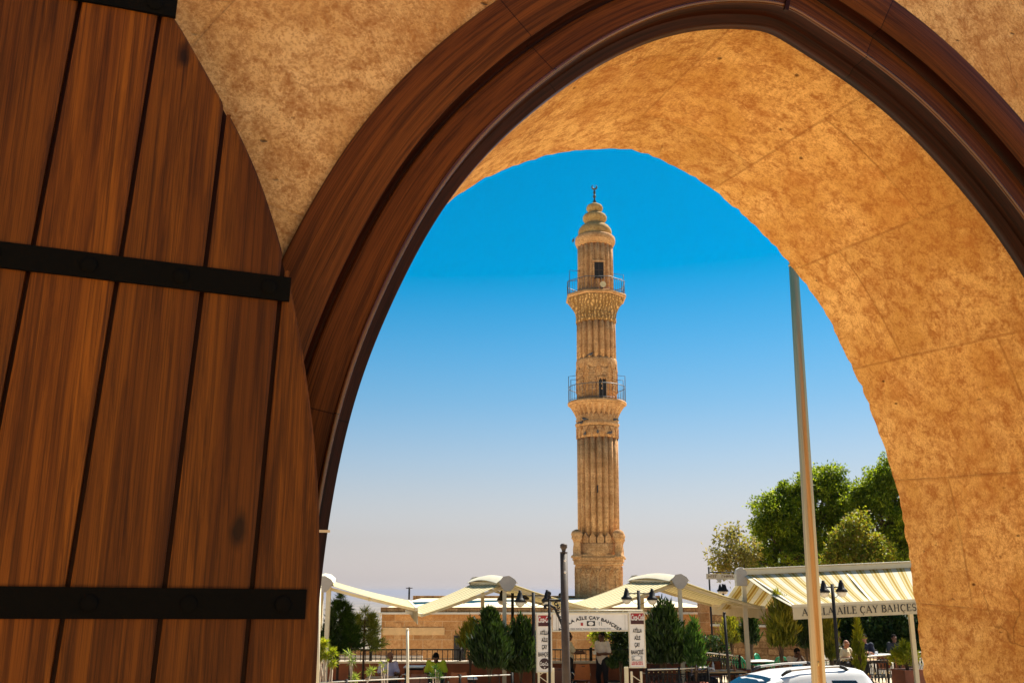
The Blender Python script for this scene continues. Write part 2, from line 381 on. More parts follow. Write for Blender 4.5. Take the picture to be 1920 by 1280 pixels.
wn.links.new(sky.outputs[0], hs.inputs['Color']); wn.links.new(hs.outputs[0], tm.inputs[6]); wn.links.new(wramp([(0, (1, .895, .875)), (.08, (1, .93, .92)), (.17, (1, 1, 1)), (.42, (1, 1, 1))]), tm.inputs[7])
wn.links.new(tm.outputs[2], bg.inputs[0]); bg.inputs[1].default_value = .0505
sl = bpy.data.lights.new('sun', 'SUN'); sl.energy = 4.8; sl.angle = math.radians(.53); sl.color = (1.0, .93, .80)
so = bpy.data.objects.new('sun', sl); C.objects.link(so)
sd = Vector((math.sin(math.radians(SUN_AZ)) * math.cos(math.radians(SUN_EL)), math.cos(math.radians(SUN_AZ)) * math.cos(math.radians(SUN_EL)), math.sin(math.radians(SUN_EL))))
so.rotation_euler = sd.to_track_quat('Z', 'Y').to_euler(); so.location = sd * 60
cam = bpy.data.cameras.new('camera'); co = bpy.data.objects.new('camera', cam); C.objects.link(co); S.camera = co
cam.sensor_width = 36; cam.lens = F / 1920 * 36; cam.clip_start = .05; cam.clip_end = 150000
co.location = (0, 0, CAMZ); co.rotation_euler = (PI / 2 + TH, 0, 0)
S.view_settings.view_transform = 'Standard'; S.view_settings.look = 'None'; S.view_settings.exposure = 1.33; S.view_settings.gamma = 1
S.cycles.max_bounces = 10; S.cycles.diffuse_bounces = 6; S.cycles.transparent_max_bounces = 8; S.cycles.caustics_reflective = False; S.cycles.caustics_refractive = False
S.cycles.use_denoising = True; S.cycles.sample_clamp_indirect = 6

# ------------------------------------------------------------------ ground, far plain
t = NT('paving'); o = t.coord('Object'); n = t.noise(o, .8, 6, .7)
br = t('TexBrick', {'Vector': o, 'Color1': (.58, .47, .33, 1), 'Color2': (.5, .39, .26, 1), 'Mortar': (.3, .23, .16, 1), 'Scale': 1.0, 'Mortar Size': .01, 'Brick Width': .9, 'Row Height': .5})
M['paving'] = t.done(t.mix(t.ramp(n, [(.35, (0, 0, 0)), (.7, (.5, .5, .5))]), br.outputs[0], (.42, .30, .19)), .85, t.bump(br.outputs[1], -.3, .01), 0, .2)
t = NT('dry_plain'); o = t.coord('Object', (1, 1, 1)); st = t.coord('Object', (.00012, .0012, 1))
f1 = t.noise(st, 1.0, 6, .75, .6); br = t('TexVoronoi', {'Vector': t.coord('Object', (.0006, .0022, 0), (0, 0, .25)), 'Scale': 1.0}, feature='F1').outputs[1]
bw = t('SeparateXYZ', {0: br}).outputs[0]
c = t.mix(t.ramp(f1, [(.35, (0, 0, 0)), (.62, (1, 1, 1))]), (.12, .085, .05), (.34, .28, .19)); c = t.mix(t.ramp(bw, [(.3, (0, 0, 0)), (.9, (.7, .7, .7))]), c, (.19, .15, .1)); c = t.mix(t.ramp(bw, [(.92, (0, 0, 0)), (.96, (.7, .7, .7))]), c, (.07, .1, .04))
near = t('MapRange', {0: t('VectorMath', {0: t('TexCoord').outputs['Object']}, operation='LENGTH').outputs['Value'], 1: 300., 2: 2500.}).outputs[0]
c = t.mix(near, (.56, .46, .31), c)  # hidden near hillside made paler to bounce light onto the minaret
M['plain'] = t.done(c, .95, None, 0, .05)

mb = MB(); xs = [-70000, -20000, -5000, -1500, -400, -120, -40, -16, -8, -3, 3, 8, 16, 40, 120, 400, 1500, 5000, 20000, 70000]
ys = [(-60, 0), (-20, 0), (0, 0), (12, 0), (24, 0), (36.5, 0), (37, -4), (60, -8), (100, -16), (200, -38), (400, -85), (800, -170), (1500, -300), (2500, -305), (5000, -305), (9000, -305), (20000, -305), (45000, -305), (75000, -305)]
mb.grid([[Vector((x, y, z - .01)) for x in xs] for y, z in ys])
struct(mb.build('terrain', M['plain']))
mb = MB(); mb.box((3, 20.2, -.002), (60, 32.2, .004)); struct(mb.build('street', M['paving']))

# ------------------------------------------------------------------ gateway (local frame: +Y along the passage)
U = 2.4; YAW = math.radians(18); CX = .67 * U; FLZ = 1.3
RG = Matrix.Rotation(YAW, 3, 'Z'); GO = RG @ Vector((CX, U, 0)); GO.z = FLZ
def G(off, y, z): return Vector((off * U, y - U, CAMZ + z * U - FLZ))     # off,z in units of U about the opening's axis
JL = [(.552, -.667), (.552, -.3), (.548, 0), (.54, .09), (.53, .16), (.515, .23), (.49, .29), (.45, .39), (.415, .45), (.38, .50), (.345, .54), (.305, .58), (.25, .632)]
JO = [(.556, -.667), (.556, -.3), (.554, .0), (.552, .09), (.541, .18), (.525, .25), (.499, .345), (.464, .415), (.43, .495), (.39, .55), (.35, .597), (.29, .656)]
TI = (JL + [(.20, .670), (.15, .702), (.10, .726), (.05, .743), (0, .750), (-.03, .748)], JL + [(.195, .672), (.13, .704), (.065, .734), (.03, .748)])
TO = (JO + [(.21, .712), (.15, .738), (.10, .757), (.055, .773), (.01, .783), (-.02, .785)], JO + [(.235, .702), (.175, .738), (.10, .764), (.06, .775), (.02, .785)])
def resample(T, n):
    P = [Vector((a, b)) for a, b in T]
    # smooth by Catmull-Rom, then equal arc length (corner kept at the apex)
    D = []
    for i in range(len(P) - 1):
        p0, p1, p2, p3 = P[max(i - 1, 0)], P[i], P[i + 1], P[min(i + 2, len(P) - 1)]
        for k in range(12):
            u = k / 12
            D.append(.5 * ((2 * p1) + (p2 - p0) * u + (2 * p0 - 5 * p1 + 4 * p2 - p3) * u * u + (3 * p1 - p0 - 3 * p2 + p3) * u ** 3))
    D.append(P[-1]); L = [0]
    for a, b in zip(D[:-1], D[1:]): L.append(L[-1] + (b - a).length)
    out = []; j = 0
    for k in range(n + 1):
        s = L[-1] * k / n
        while j < len(L) - 2 and L[j + 1] < s: j += 1
        f = (s - L[j]) / max(1e-9, L[j + 1] - L[j]); out.append(D[j].lerp(D[j + 1], f))
    return out
NA = 150
def full(T, rnd):
    out = []
    for Tx, sg in ((T[0], -1), (T[1], 1)):
        R = resample(Tx, NA)
        for it in range(70): R = [R[0]] + [R[i] * .5 + (R[i - 1] + R[i + 1]) * .25 for i in range(1, NA)] + [R[NA]]
        R = [Vector((sg * p.x, p.y)) for p in R]; out += R if sg < 0 else R[-2::-1]
    for it in range(rnd): out = [out[0]] + [out[i] * .5 + (out[i - 1] + out[i + 1]) * .25 for i in range(1, len(out) - 1)] + [out[-1]]
    return out
CI, CO = full(TI, 4), full(TO, 60)
def normals(Cv):
    out = []
    for i in range(len(Cv)):
        a, b = Cv[max(i - 1, 0)], Cv[min(i + 1, len(Cv) - 1)]; d = (b - a).normalized(); out.append(Vector((-d.y, d.x)))
    return out
NI = normals(CI); NO = normals(CO)
ARC = [0]
for a, b in zip(CI[:-1], CI[1:]): ARC.append(ARC[-1] + (b - a).length * U)
def ring(n, y, Cv=CI, Nv=NI): return [G(c.x + m.x * n, y, c.y + m.y * n) for c, m in zip(Cv, Nv)]

gate = thing('stone_gateway', 'honey stone gateway with a pointed arch and open plank door, framing the view', 'gateway', GO, YAW)
YO = 1.457 * U
# soffit: from behind the frame out to the ragged outer arris
mb = MB(); rows, uvs = [], []; NY = 26
for j in range(NY + 1):
    f = j / NY; y = 2.36 + (YO - 2.36) * f; r, uu = [], []
    for i in range(len(CI)):
        ci = CI[i] + NI[i] * .03; c = ci.lerp(CO[i], f)
        d = 0
        if f > .8:
            e = (f - .8) / .2; d = e * e * (random.uniform(-.0007, .0011) + .0014 * math.sin(i * .31 + 1.3) * math.sin(i * .117))
        d += .0015 * math.sin(ARC[i] * 3.1 + y * 2) + .001 * math.sin(ARC[i] * 7.3 - y * 5)
        r.append(G(c.x + NO[i].x * d, y - (max(0, random.uniform(-.01, .012)) if f == 1 else 0), c.y + NO[i].y * d)); uu.append((y + .13, ARC[i]))
    rows.append(r); uvs.append(uu)
mb.grid(rows, uv=uvs); LAST = rows[-1]
mb.build('arch_soffit', M['soffit'], gate, fix=False)
# inner face: rings of voussoirs round the frame, then plain wall to a rectangle
mb = MB(); rows, uvs = [], []
X0, X1, ZT = -9.0, 8.0, 6.9 - FLZ
def torect(p, c=Vector((0, 0, 2.2))):
    d = Vector((p.x, 0, p.z)) - c; k = 1e9
    if d.x > 1e-6: k = min(k, (X1 - c.x) / d.x)
    if d.x < -1e-6: k = min(k, (X0 - c.x) / d.x)
    if d.z > 1e-6: k = min(k, (ZT - c.z) / d.z)
    if d.z < -1e-6: k = min(k, (-FLZ - c.z) / d.z)
    return Vector((c.x + d.x * k, p.y, c.z + d.z * k))
R0 = ring(.112, 2.33); RECT = [torect(p) for p in R0]; wallgrid = []
for f in [0, .06, .12, .18, .24, .32, .42, .55, .7, .85, 1]:
    row, uu = [], []
    for i in range(len(R0)):
        p = R0[i].lerp(RECT[i], f); dd = (p - R0[i]).length
        p.y += .004 * math.sin(p.x * 5 + p.z * 3) + .003 * math.sin(p.x * 11 - p.z * 7); row.append(p); uu.append((ARC[i] * 1.18 + (.37 if dd > .52 else 0), dd + .02))
    rows.append(row); uvs.append(uu)
mb.grid(rows, uv=uvs); mb.build('inner_wall', M['innerwall'], gate, fix=False)
# outer face and top
mb = MB(); mb.grid([[LAST[i].lerp(torect(LAST[i]), f) for i in range(len(LAST))] for f in (0, .3, 1)])
yt, yb = YO - U, 2.33 - U
mb.add([(X0, yb, ZT + .001), (X1, yb, ZT + .001), (X1, yt, ZT + .001), (X0, yt, ZT + .001)], [(0, 1, 2, 3)])
for x in (X0 - .001, X1 + .001): mb.add([(x, yb, -FLZ), (x, yt, -FLZ), (x, yt, ZT), (x, yb, ZT)], [(0, 1, 2, 3)])
mb.build('outer_wall', M['outerwall'], gate, fix=False)
# timber frame: swept profile, split where the colour changes
frame = None
def sweep(name, prof, mat, parent, i0=0, i1=None, grainw=1.0):
    mb = MB(); rows, uvs = [], []; w = 0; i1 = len(CI) if i1 is None else i1
    for k, (n, y) in enumerate(prof):
        if k: w += math.hypot((n - prof[k - 1][0]) * U, y - prof[k - 1][1])
        r = ring(n, y); rows.append(r[i0:i1]); uvs.append([(w * 1.0, a) for a in ARC[i0:i1]])
    mb.grid(rows, uv=uvs, smooth=True); o = mb.build(name, mat, parent, fix=False)
    return o
AP = NA
for nm, prof, mt in (('door_frame', [(.1235, 2.345), (.1235, 2.306), (.120, 2.302), (.0660, 2.302), (.0645, 2.305)], 'wood_frame'),):
    frame = sweep(nm, prof, M[mt], gate)
sweep('frame_groove', [(.0645, 2.305), (.0630, 2.352), (.0580, 2.352)], M['wood_dark'], frame)  # dark colour here stands in for the shadow inside the groove
sweep('frame_board', [(.0580, 2.352), (.0560, 2.336), (.0540, 2.334), (.0200, 2.328)], M['wood_frame'], frame)
sweep('frame_bead', [(.0200, 2.328), (.0190, 2.318), (.0165, 2.316), (.0145, 2.319), (.0140, 2.326)], M['wood_bead'], frame)
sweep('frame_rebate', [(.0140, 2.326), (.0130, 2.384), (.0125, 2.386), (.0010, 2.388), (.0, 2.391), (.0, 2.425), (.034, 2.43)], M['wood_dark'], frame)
# joint block at the crown and pale screws/edge strip on the left jamb
mb = MB(); pk = ring(.03, 2.322)[AP]
mb.box(ring(.017, 2.3165)[AP] , (.014, .012, .05), M=Matrix.Rotation(.25, 3, 'Y')); mb.build('crown_joint', M['wood_dark'], frame)
LS = plain('bright_latch_steel', (.6, .58, .55), .3, .8)
for z0, z1, n in ((.062, .068, 0), (-.005, .028, .022), (-.10, -.010, .022)):
    mb = MB()
    if n == 0: mb.box(G(-.548 - .006, 2.322, .0565), (.05, .004, .006))
    else: mb.box(G(-.548 - n, 2.327, (z0 + z1) / 2), (.006, .004, (z1 - z0) * U))
    mb.build('latch_plate', LS, frame)

# the leaf, folded back against the inner wall
YL = .9 * U; TH_L = .07; HX = .112 - .67
leafz = [(-.667, 0), (-.2, 0), (-.08, 0), (.0, .001), (.09, .006), (.168, .0175), (.249, .034), (.323, .0535), (.402, .083), (.468, .120), (.566, .181), (.62, .235), (.67, .30), (.71, .38), (.74, .47), (.755, .56)]
def edge_x(z):
    for (a, b), (c, d) in zip(leafz[:-1], leafz[1:]):
        if a <= z <= c: f = (z - a) / (c - a); return HX - (b + (d - b) * f)
    return HX - .56
def smooth_edge(z, w=.03): return sum(edge_x(max(-.667, min(.754, z + k * w))) for k in (-1, -.5, 0, .5, 1)) / 5
BX = [lambda z: -.90 - .245 + .0 * z, lambda z: -.842 - .245 + .10 * z, lambda z: -.842 - .158 + .08 * z + .0, lambda z: -.842 - .08 + .07 * z, lambda z: -.842 + .05 * z, lambda z: -.7675 + .0465 * z, lambda z: -.691 + .038 * z, lambda z: -.618 + .031 * z]
BX = BX[1:] + [lambda z: 9]
door = None; mb = MB(); att = []
NZ = 320; zs = [-.660 + (.752 + .660) * k / NZ for k in range(NZ + 1)]
gap = .0042
for bi in range(len(BX) - 1):
    seg = []
    for z in zs:
        e = smooth_edge(z); l = BX[bi](z) + gap / 2; r = min(BX[bi + 1](z) - gap / 2, e)
        if r - l > .0006: seg.append((z, l, r))
    if len(seg) < 2: continue
    b0 = len(mb.f); bow = random.uniform(-.002, .002)
    for yy, rev in ((YL, 0), (YL + TH_L, 1)):
        P = [[G(l, yy + .004, z), G(l + .002, yy + .001, z), G(l + .004, yy, z), G((l + r) / 2, yy + bow, z), G(max(r - .004, l), yy, z), G(max(r - .002, l), yy + .001, z), G(r, yy + .004, z)] if not rev else [G(l, yy, z), G(r, yy, z)] for z, l, r in seg]
        mb.grid(P, smooth=False)
    for side in (1, 2): mb.grid([[G(s[side], YL + .004, s[0]), G(s[side], YL + TH_L, s[0])] for s in seg], smooth=False)
    for s in (seg[0], seg[-1]): mb.add([G(s[1], YL + .004, s[0]), G(s[2], YL + .004, s[0]), G(s[2], YL + TH_L, s[0]), G(s[1], YL + TH_L, s[0])], [(0, 1, 2, 3)])
    att.append((b0, len(mb.f), random.random()))
door = mb.build('door', M['wood_leaf'], gate, fix=False)
door['label'] = 'arched plank door leaf of varnished brown wood folded back against the wall'
la = door.data.attributes.new('board', 'FLOAT', 'FACE')
for a, b, r in att:
    for k in range(a, b): la.data[k].value = r
mb = MB()
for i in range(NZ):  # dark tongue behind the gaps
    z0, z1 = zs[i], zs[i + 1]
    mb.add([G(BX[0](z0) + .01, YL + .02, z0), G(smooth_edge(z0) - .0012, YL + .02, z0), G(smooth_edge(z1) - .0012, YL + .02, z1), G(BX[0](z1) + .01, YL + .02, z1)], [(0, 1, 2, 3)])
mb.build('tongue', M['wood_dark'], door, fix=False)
for zc, hh, xr in ((.285 - .004, .0235, -.601), (-.0085, .0255, -.571), (.5605, .022, -.727), (-.30, .0255, -.571), (-.58, .0255, -.571)):
    mb = MB(); a = G(-1.08, YL - .004, zc + (.012 if zc > .2 and zc < .4 else .002)); b = G(xr, YL - .004, zc - .003)
    mb.beam(a, b, .010, hh * U)
    x = xr - .02
    while x > -1.05:
        f = (x + 1.08) / (xr + 1.08); p = a.lerp(b, f); mb.ball((p.x, p.y - .008, p.z), (.018, .004, .018), 10); x -= .079
    mb.build('strap', M['strap'], door, bevel=.003)
M['courtpaving'] = stone('pale_courtyard_paving', (.74, .60, .40), (.66, .50, .31), (.4, .27, .14), 'Object', .8, .5, .01, fine=.5)
M['bouncewall'] = stone('pale_bounce_wall', (.72, .54, .33), (.64, .45, .25), (.4, .25, .12), ('Object', (1, 1, 1), (PI / 2, 0, 0)), .7, .35, .01, fine=.5)
mb = MB(); mb.box((-.2, -9.6, 3.2), (18, .6, 6.4)); mb.box((-8.8, -4.6, 3.0), (.6, 9.3, 6.0))
for k in range(5): mb.box((-7 + 3.4 * k, -9.28, 2.1), (.5, .12, 4.2))
cw = mb.build('bounce_wall', M['bouncewall']); cw.location = GO; cw.rotation_euler = (0, 0, YAW); struct(cw)  # unseen walls added to bounce sunlight onto the gate's inner face
mb = MB(); mb.box((0, -5.2, -.06), (18, 12.26, .12)); fl = mb.build('courtyard_floor', M['courtpaving']); fl.location = GO; fl.rotation_euler = (0, 0, YAW); struct(fl)
mb = MB()
for k in range(6): mb.box((0, yt + .1 + .32 * k + .16, -FLZ + (FLZ - .02 - .2 * k) / 2), (3.6, .32, FLZ - .02 - .2 * k))
st_ = mb.build('steps', M['paving']); st_.location = GO; st_.rotation_euler = (0, 0, YAW); struct(st_)

hz = MB(); hz.box((0, 0, (42 - 307) / 2), (150000, 160000, 42 + 307)); t = NT('haze_air'); pv = t('VolumePrincipled', {'Color': (.43, .44, .53, 1), 'Density': 4.0e-5, 'Anisotropy': .2}); t.link(pv.outputs[0], t.out.inputs['Volume']); t.n.remove(t.b)
hzo = hz.build('haze', t.m); tag(hzo, kind='stuff')
# ------------------------------------------------------------------ minaret
MD = 60.0; MU = 1121.0
mc = at(MU, 1107, MD); MX = mc.x
def mz(v): return at(MU, v, MD).z
def mr(v, w):
    p = at(MU, v, MD); q = at(MU + w, v, MD); return (q.x - p.x) / 2
ZB = -6.0
mina = thing('minaret', 'tall fluted stone minaret with two balconies and a crescent finial', 'minaret', (MX, MD, ZB)); mina.rotation_euler.y = .0100
def prof(vw): return [(mr(v, w), mz(v) - ZB) for v, w in vw][::-1]
NR = 18
def ribs(depth, n=NR, ph=0.0):
    def f(a, i):
        x = ((a + ph) * n / (2 * PI)) % 1.0 * 2 - 1
        return 1 - depth * (1 - math.sqrt(max(0, 1 - .97 * x * x)))
    return f
def subdiv(p, m):
    out = []
    for (r0, z0), (r1, z1) in zip(p[:-1], p[1:]): out += [(r0 + (r1 - r0) * k / m, z0 + (z1 - z0) * k / m) for k in range(m)]
    return out + [p[-1]]
# square base
ax = Matrix.Rotation(math.radians(-8), 3, 'Z')
hw = mr(1090, 87) * .94
mb = MB(); z0, z1 = 0, mz(1059) - ZB
mb.box((0, 0, (z0 + z1) / 2), (2 * hw, 2 * hw, z1 - z0), M=ax)
# applied blind arcade on each side
for side in range(4):
    Rm = ax @ Matrix.Rotation(side * PI / 2, 3, 'Z')
    for k in range(5):
        x = (-.86 + .43 * k) * hw; mb.box(Rm @ Vector((x, -hw - .03, z1 - 2.1)), (.16, .09, 3.6), M=Rm)
    for k in range(4):
        x = (-.645 + .43 * k) * hw
        for s in (-1, 1): mb.beam(Rm @ Vector((x + s * .25, -hw - .03, z1 - .62)), Rm @ Vector((x, -hw - .03, z1 - .12)), .12, .07)
mb.build('base', M['minaret'], mina)
mb = MB(); p = Vector((0, -hw - .012, mz(1087) - ZB)); mb.box(ax @ p, (.14, .06, .48), M=ax); mb.build('slit_window', M['ink'], mina)
mb = MB(); zc = mz(1052) - ZB; hc = mr(1052, 98) * .94
for dz, e in ((-.30, .90), (-.12, .96), (.1, 1.0), (.27, .93)): mb.box((0, 0, zc + dz), (2 * hc * e, 2 * hc * e, .2), M=ax)
mb.build('base_cornice', M['minaret'], mina)
# corner turrets
for sx_, sy_ in ((-1, -1), (1, -1), (-1, 1), (1, 1)):
    mb = MB(); zb = mz(1047) - ZB; zt = mz(994) - ZB; H = zt - zb
    pr = [(.36, 0), (.36, .12), (.24, .2), (.25, .28 * H), (.20, .5 * H), (.26, .62 * H), (.34, .68 * H), (.31, .74 * H), (.36, .82 * H), (.30, .92 * H), (.15, .98 * H), (.01, H)]
    q = ax @ Vector((sx_ * hc * .83, sy_ * hc * .83, zb)); mb.lathe(pr, 14, q); mb.build('corner_turret', M['minaret'], mina)
# round mouldings and pointed leaves under the shaft
mb = MB(); mb.lathe(prof([(1018, 78), (1020, 86), (1024, 84), (1027, 88), (1031, 85), (1034, 89), (1037, 86), (1041, 90), (1044, 84), (1048, 84)]), 48)
R = mr(1010, 78)
for k in range(NR):
    a = 2 * PI * (k + .5) / NR; T = Matrix.Rotation(a, 3, 'Z'); zb = mz(1019) - ZB; zt = mz(1000) - ZB
    mb.prism([T @ Vector((R, y, z)) for y, z in ((-.2, zb), (.2, zb), (.2, zb + (zt - zb) * .55), (0, zt), (-.2, zb + (zt - zb) * .55))], T @ Vector((.12, 0, 0)))
mb.build('shaft_foot', M['minaret'], mina)
mb = MB(); mb.lathe(subdiv(prof([(823, 77), (1019, 78.5)]), 3), NR * 10, mod=ribs(.30)); mb.build('lower_shaft', M['minaret'], mina)
mb = MB(); mb.box((-.12, -mr(920, 76) + .06, mz(920) - ZB), (.1, .08, .46)); mb.build('slit_window', M['ink'], mina)
# arcaded neck
mb = MB(); mb.lathe(prof([(803, 76), (823, 76)]), 48)
R = mr(812, 76)
for k in range(NR):
    a = 2 * PI * (k + .5) / NR; T = Matrix.Rotation(a, 3, 'Z'); za, zb = mz(803) - ZB, mz(823) - ZB
    mb.prism([T @ Vector((R - .03, y, z)) for y, z in ((-.05, zb), (.05, zb), (.09, za - .25), (.2, za - .02), (-.2, za - .02), (-.09, za - .25))], T @ Vector((.09, 0, 0)))
mb.lathe(prof([(779, 76), (782, 80), (786, 77), (789, 81), (793, 77), (796, 83), (800, 81), (803, 76)]), 60, mod=lambda a, i: 1 + .012 * math.sin(a * 40) * (i % 2))
mb.build('neck', M['minaret'], mina)
def balcony(name, vt, vb, wt, wb, fl, n, seg, mat, oct_=False):
    b = thing(name, None, None); b.parent = mina
    def md(a, i):
        o = 1.0
        if oct_: x = (a + PI / 8) % (PI / 4) - PI / 8; o = math.cos(PI / 8) / math.cos(x) * 1.03
        return o
    m2 = MB(); zt, zb = mz(vt) - ZB, mz(vb) - ZB; rt, rb = mr(vt, wt), mr(vb, wb)
    P = []
    for k in range(14): f = k / 13; P.append((rb + (rt * .95 - rb) * (f ** 1.35), zb + (zt - zb) * .80 * f))
    def mc_(a, i):
        f = i / 13; x = (a * n / (2 * PI)) % 1 * 2 - 1
        w = (1 - fl * (abs(x) ** 1.5) * min(1, 1.6 * (1 - f) + .35) * (1 if f < .98 else 0)) if fl else 1
        return w * (md(a, i) * f + 1 - f)
    m2.lathe(P, seg, mod=mc_); m2.build('corbel', mat, b)
    m3 = MB(); h = zt - zb
    m3.lathe([(rt * .95, zb + .80 * h), (rt, zb + .84 * h), (rt, zb + .95 * h), (rt * .97, zt)], seg, mod=md); m3.build('platform', M['minaret'], b)
    return b, rt, zt
b1, r1, zt1 = balcony('lower_balcony', 755, 786, 110, 78, .16, 26, 26 * 8, M['minaret'])
b2, r2, zt2 = balcony('upper_balcony', 557, 592, 114, 76, .0, 8, 96, M['carved'], True)
def railing(b, rt, zt, n, h, octo, tall):
    mb = MB(); N = 64; f = lambda a: (math.cos(PI / 8) / math.cos((a + PI / 8) % (PI / 4) - PI / 8) * 1.03 if octo else 1) * rt * .965
    for hh, r in ((h, .024), (.08, .014)): mb.tube([Vector((f(a) * math.cos(a), f(a) * math.sin(a), zt + hh)) for a in [2 * PI * k / N for k in range(N + 1)]], r, 6, cap=False)
    for k in range(n): a = 2 * PI * k / n; mb.tube([(f(a) * math.cos(a), f(a) * math.sin(a), zt - .02), (f(a) * math.cos(a), f(a) * math.sin(a), zt + h)], .010, 5)
    mb.build('railing', M['railgrey'], b)
    for a, hh in tall:
        m4 = MB(); a = math.radians(a); p = Vector((f(a) * math.cos(a), f(a) * math.sin(a), zt)); q = Vector((.6 * f(a) * math.cos(a), .6 * f(a) * math.sin(a), zt + hh + .08))
        m4.tube([p, p + Vector((0, 0, hh)), q], .022, 6); m4.build('lamp_rod', M['railgrey'], b)
railing(b1, r1, zt1, 52, .95, False, [(172, 1.75), (200, 1.35), (-8, 1.7), (-28, 1.3)])
railing(b2, r2, zt2, 56, .85, True, [(170, 1.15), (205, 1.55), (-5, 1.5), (-32, .95)])
# drum behind the lower balcony
mb = MB(); mb.lathe(prof([(676, 74), (679, 76), (692, 76), (693, 74.5), (757, 75)]), 60, mod=lambda a, i: 1 + (.015 * math.sin(a * 36) if i in (2, 3) else 0))
R = mr(720, 74.5)
for k in range(10):
    a = -PI / 2 + 2 * PI * (k + .5) / 10; T = Matrix.Rotation(a, 3, 'Z'); zb, zt = mz(738) - ZB, mz(697) - ZB
    for j in range(9): mb.box(T @ Vector((R + .015, 0, zb + (zt - zb) * (j + .5) / 9)), (.07, .5 - .12 * (j % 2), (zt - zb) / 9 * .8), M=T)
    for s in (-1, 1): mb.beam(T @ Vector((R * math.cos(s * .13) + .02, R * math.sin(s * .13), zt - .1)), T @ Vector((R * math.cos(s * .314), R * math.sin(s * .314), zt + .35)), .1, .1)
mb.build('lower_drum', M['minaret'], mina)
def doorway(name, vt, vb, w, u, R, arch, parts):
    d = thing(name, None, None); d.parent = mina
    z0, z1 = mz(vb) - ZB, mz(vt) - ZB; hw_ = mr(vt, w); x = (u - MU) / (MD and 1) * (mr(vt, 2)); y = -math.sqrt(max(.1, R * R - x * x))
    pts = [(-hw_, z0), (hw_, z0), (hw_, z1 - hw_ * .8 * arch)] + ([(hw_ * math.cos(t_), z1 - hw_ + hw_ * math.sin(t_)) for t_ in (.5, 1.0, PI / 2, 2.1, 2.6)] if arch else [(hw_, z1), (-hw_, z1)]) + [(-hw_, z1 - hw_ * .8 * arch)]
    if not arch: pts = [(-hw_, z0), (hw_, z0), (hw_, z1), (-hw_, z1)]
    m = MB(); m.prism([(x + a, y - .05, b) for a, b in pts], (0, .3, 0)); m.build('opening', plain('dark_doorway', (.02, .016, .012), .6), d)
    m = MB()
    for s in (-1, 1): m.box((x + s * (hw_ + .05), y - .05, (z0 + z1) / 2), (.1, .14, z1 - z0))
    m.box((x, y - .06, z1 + .06), (2 * hw_ + .24, .16, .12)); m.build('surround', M['minaret'], d)
    return d, x, y, z0, z1, hw_
doorway('door', 717, 754, 13.5, 1128, mr(730, 75), 1, 0)
mb = MB(); mb.lathe(subdiv(prof([(605, 73), (680, 75)]), 3), NR * 10, mod=ribs(.30, NR, .1)); mb.build('middle_shaft', M['minaret'], mina)
mb = MB(); mb.lathe(prof([(590, 74), (592, 77), (595, 75), (602, 75.5), (604, 76), (608, 74)]), 60); mb.build('carved_band', M['carved'], mina)
mb = MB(); mb.lathe(subdiv(prof([(463, 66), (558, 68)]), 3), NR * 10, mod=ribs(.26, NR, -.05)); mb.build('upper_shaft', M['minaret'], mina)
d, x, y, z0, z1, hh = doorway('window', 503, 532, 17, 1124.5, mr(515, 67), 0, 0)
m = MB()
for a in (-hh, 0, hh): m.box((x + a, y - .08, (z0 + z1) / 2), (.06, .05, z1 - z0))
for b_ in (z0, (z0 + z1) / 2, z1): m.box((x, y - .083, b_), (2 * hh, .05, .06))
m.build('frame', plain('dark_window_frame', (.05, .03, .02), .5), d)
mb = MB(); mb.lathe(prof([(446, 70), (448, 74), (453, 75.5), (457, 75), (460, 71), (463, 69), (465, 66)]), 48, mod=lambda a, i: 1 + (.012 * math.sin(a * 40) if i in (1, 2) else 0)); mb.build('upper_cornice', M['minaret'], mina)
# stacked bulbs, finial, crescent
mb = MB(); vw = []
for v, w in ((382, 8), (383, 16), (386, 27), (390, 31), (394, 30), (397, 24), (399, 22), (401, 30), (404, 40), (408, 45), (413, 44), (417, 38), (420, 34), (422, 40), (426, 52), (431, 60), (436, 63), (441, 62), (445, 58), (448, 58)): vw.append((v, w))
mb.lathe(prof(vw), 40); mb.build('dome', M['dome'], mina)
mb = MB(); mb.lathe(prof([(353, 1.2), (357, 1.4), (358.5, 3.6), (361, 5), (363.5, 3.6), (365, 2), (366, 4), (368.5, 6.2), (371, 4), (372.5, 2.2), (374, 3), (382, 9)]), 16); fin = mb.build('finial', M['tip'], mina)
zc = mz(350.5) - ZB; rr = mr(350, 9)
m = MB(); pts = [Vector((rr * math.sin(a), 0, zc + rr * (1 - math.cos(a)) - rr + .0)) for a in [math.radians(-148 + 296 * k / 20) for k in range(21)]]
m.tube(pts, [.012 + .06 * math.sin(PI * k / 20) for k in range(21)], 6); m.build('crescent', M['tip'], fin)
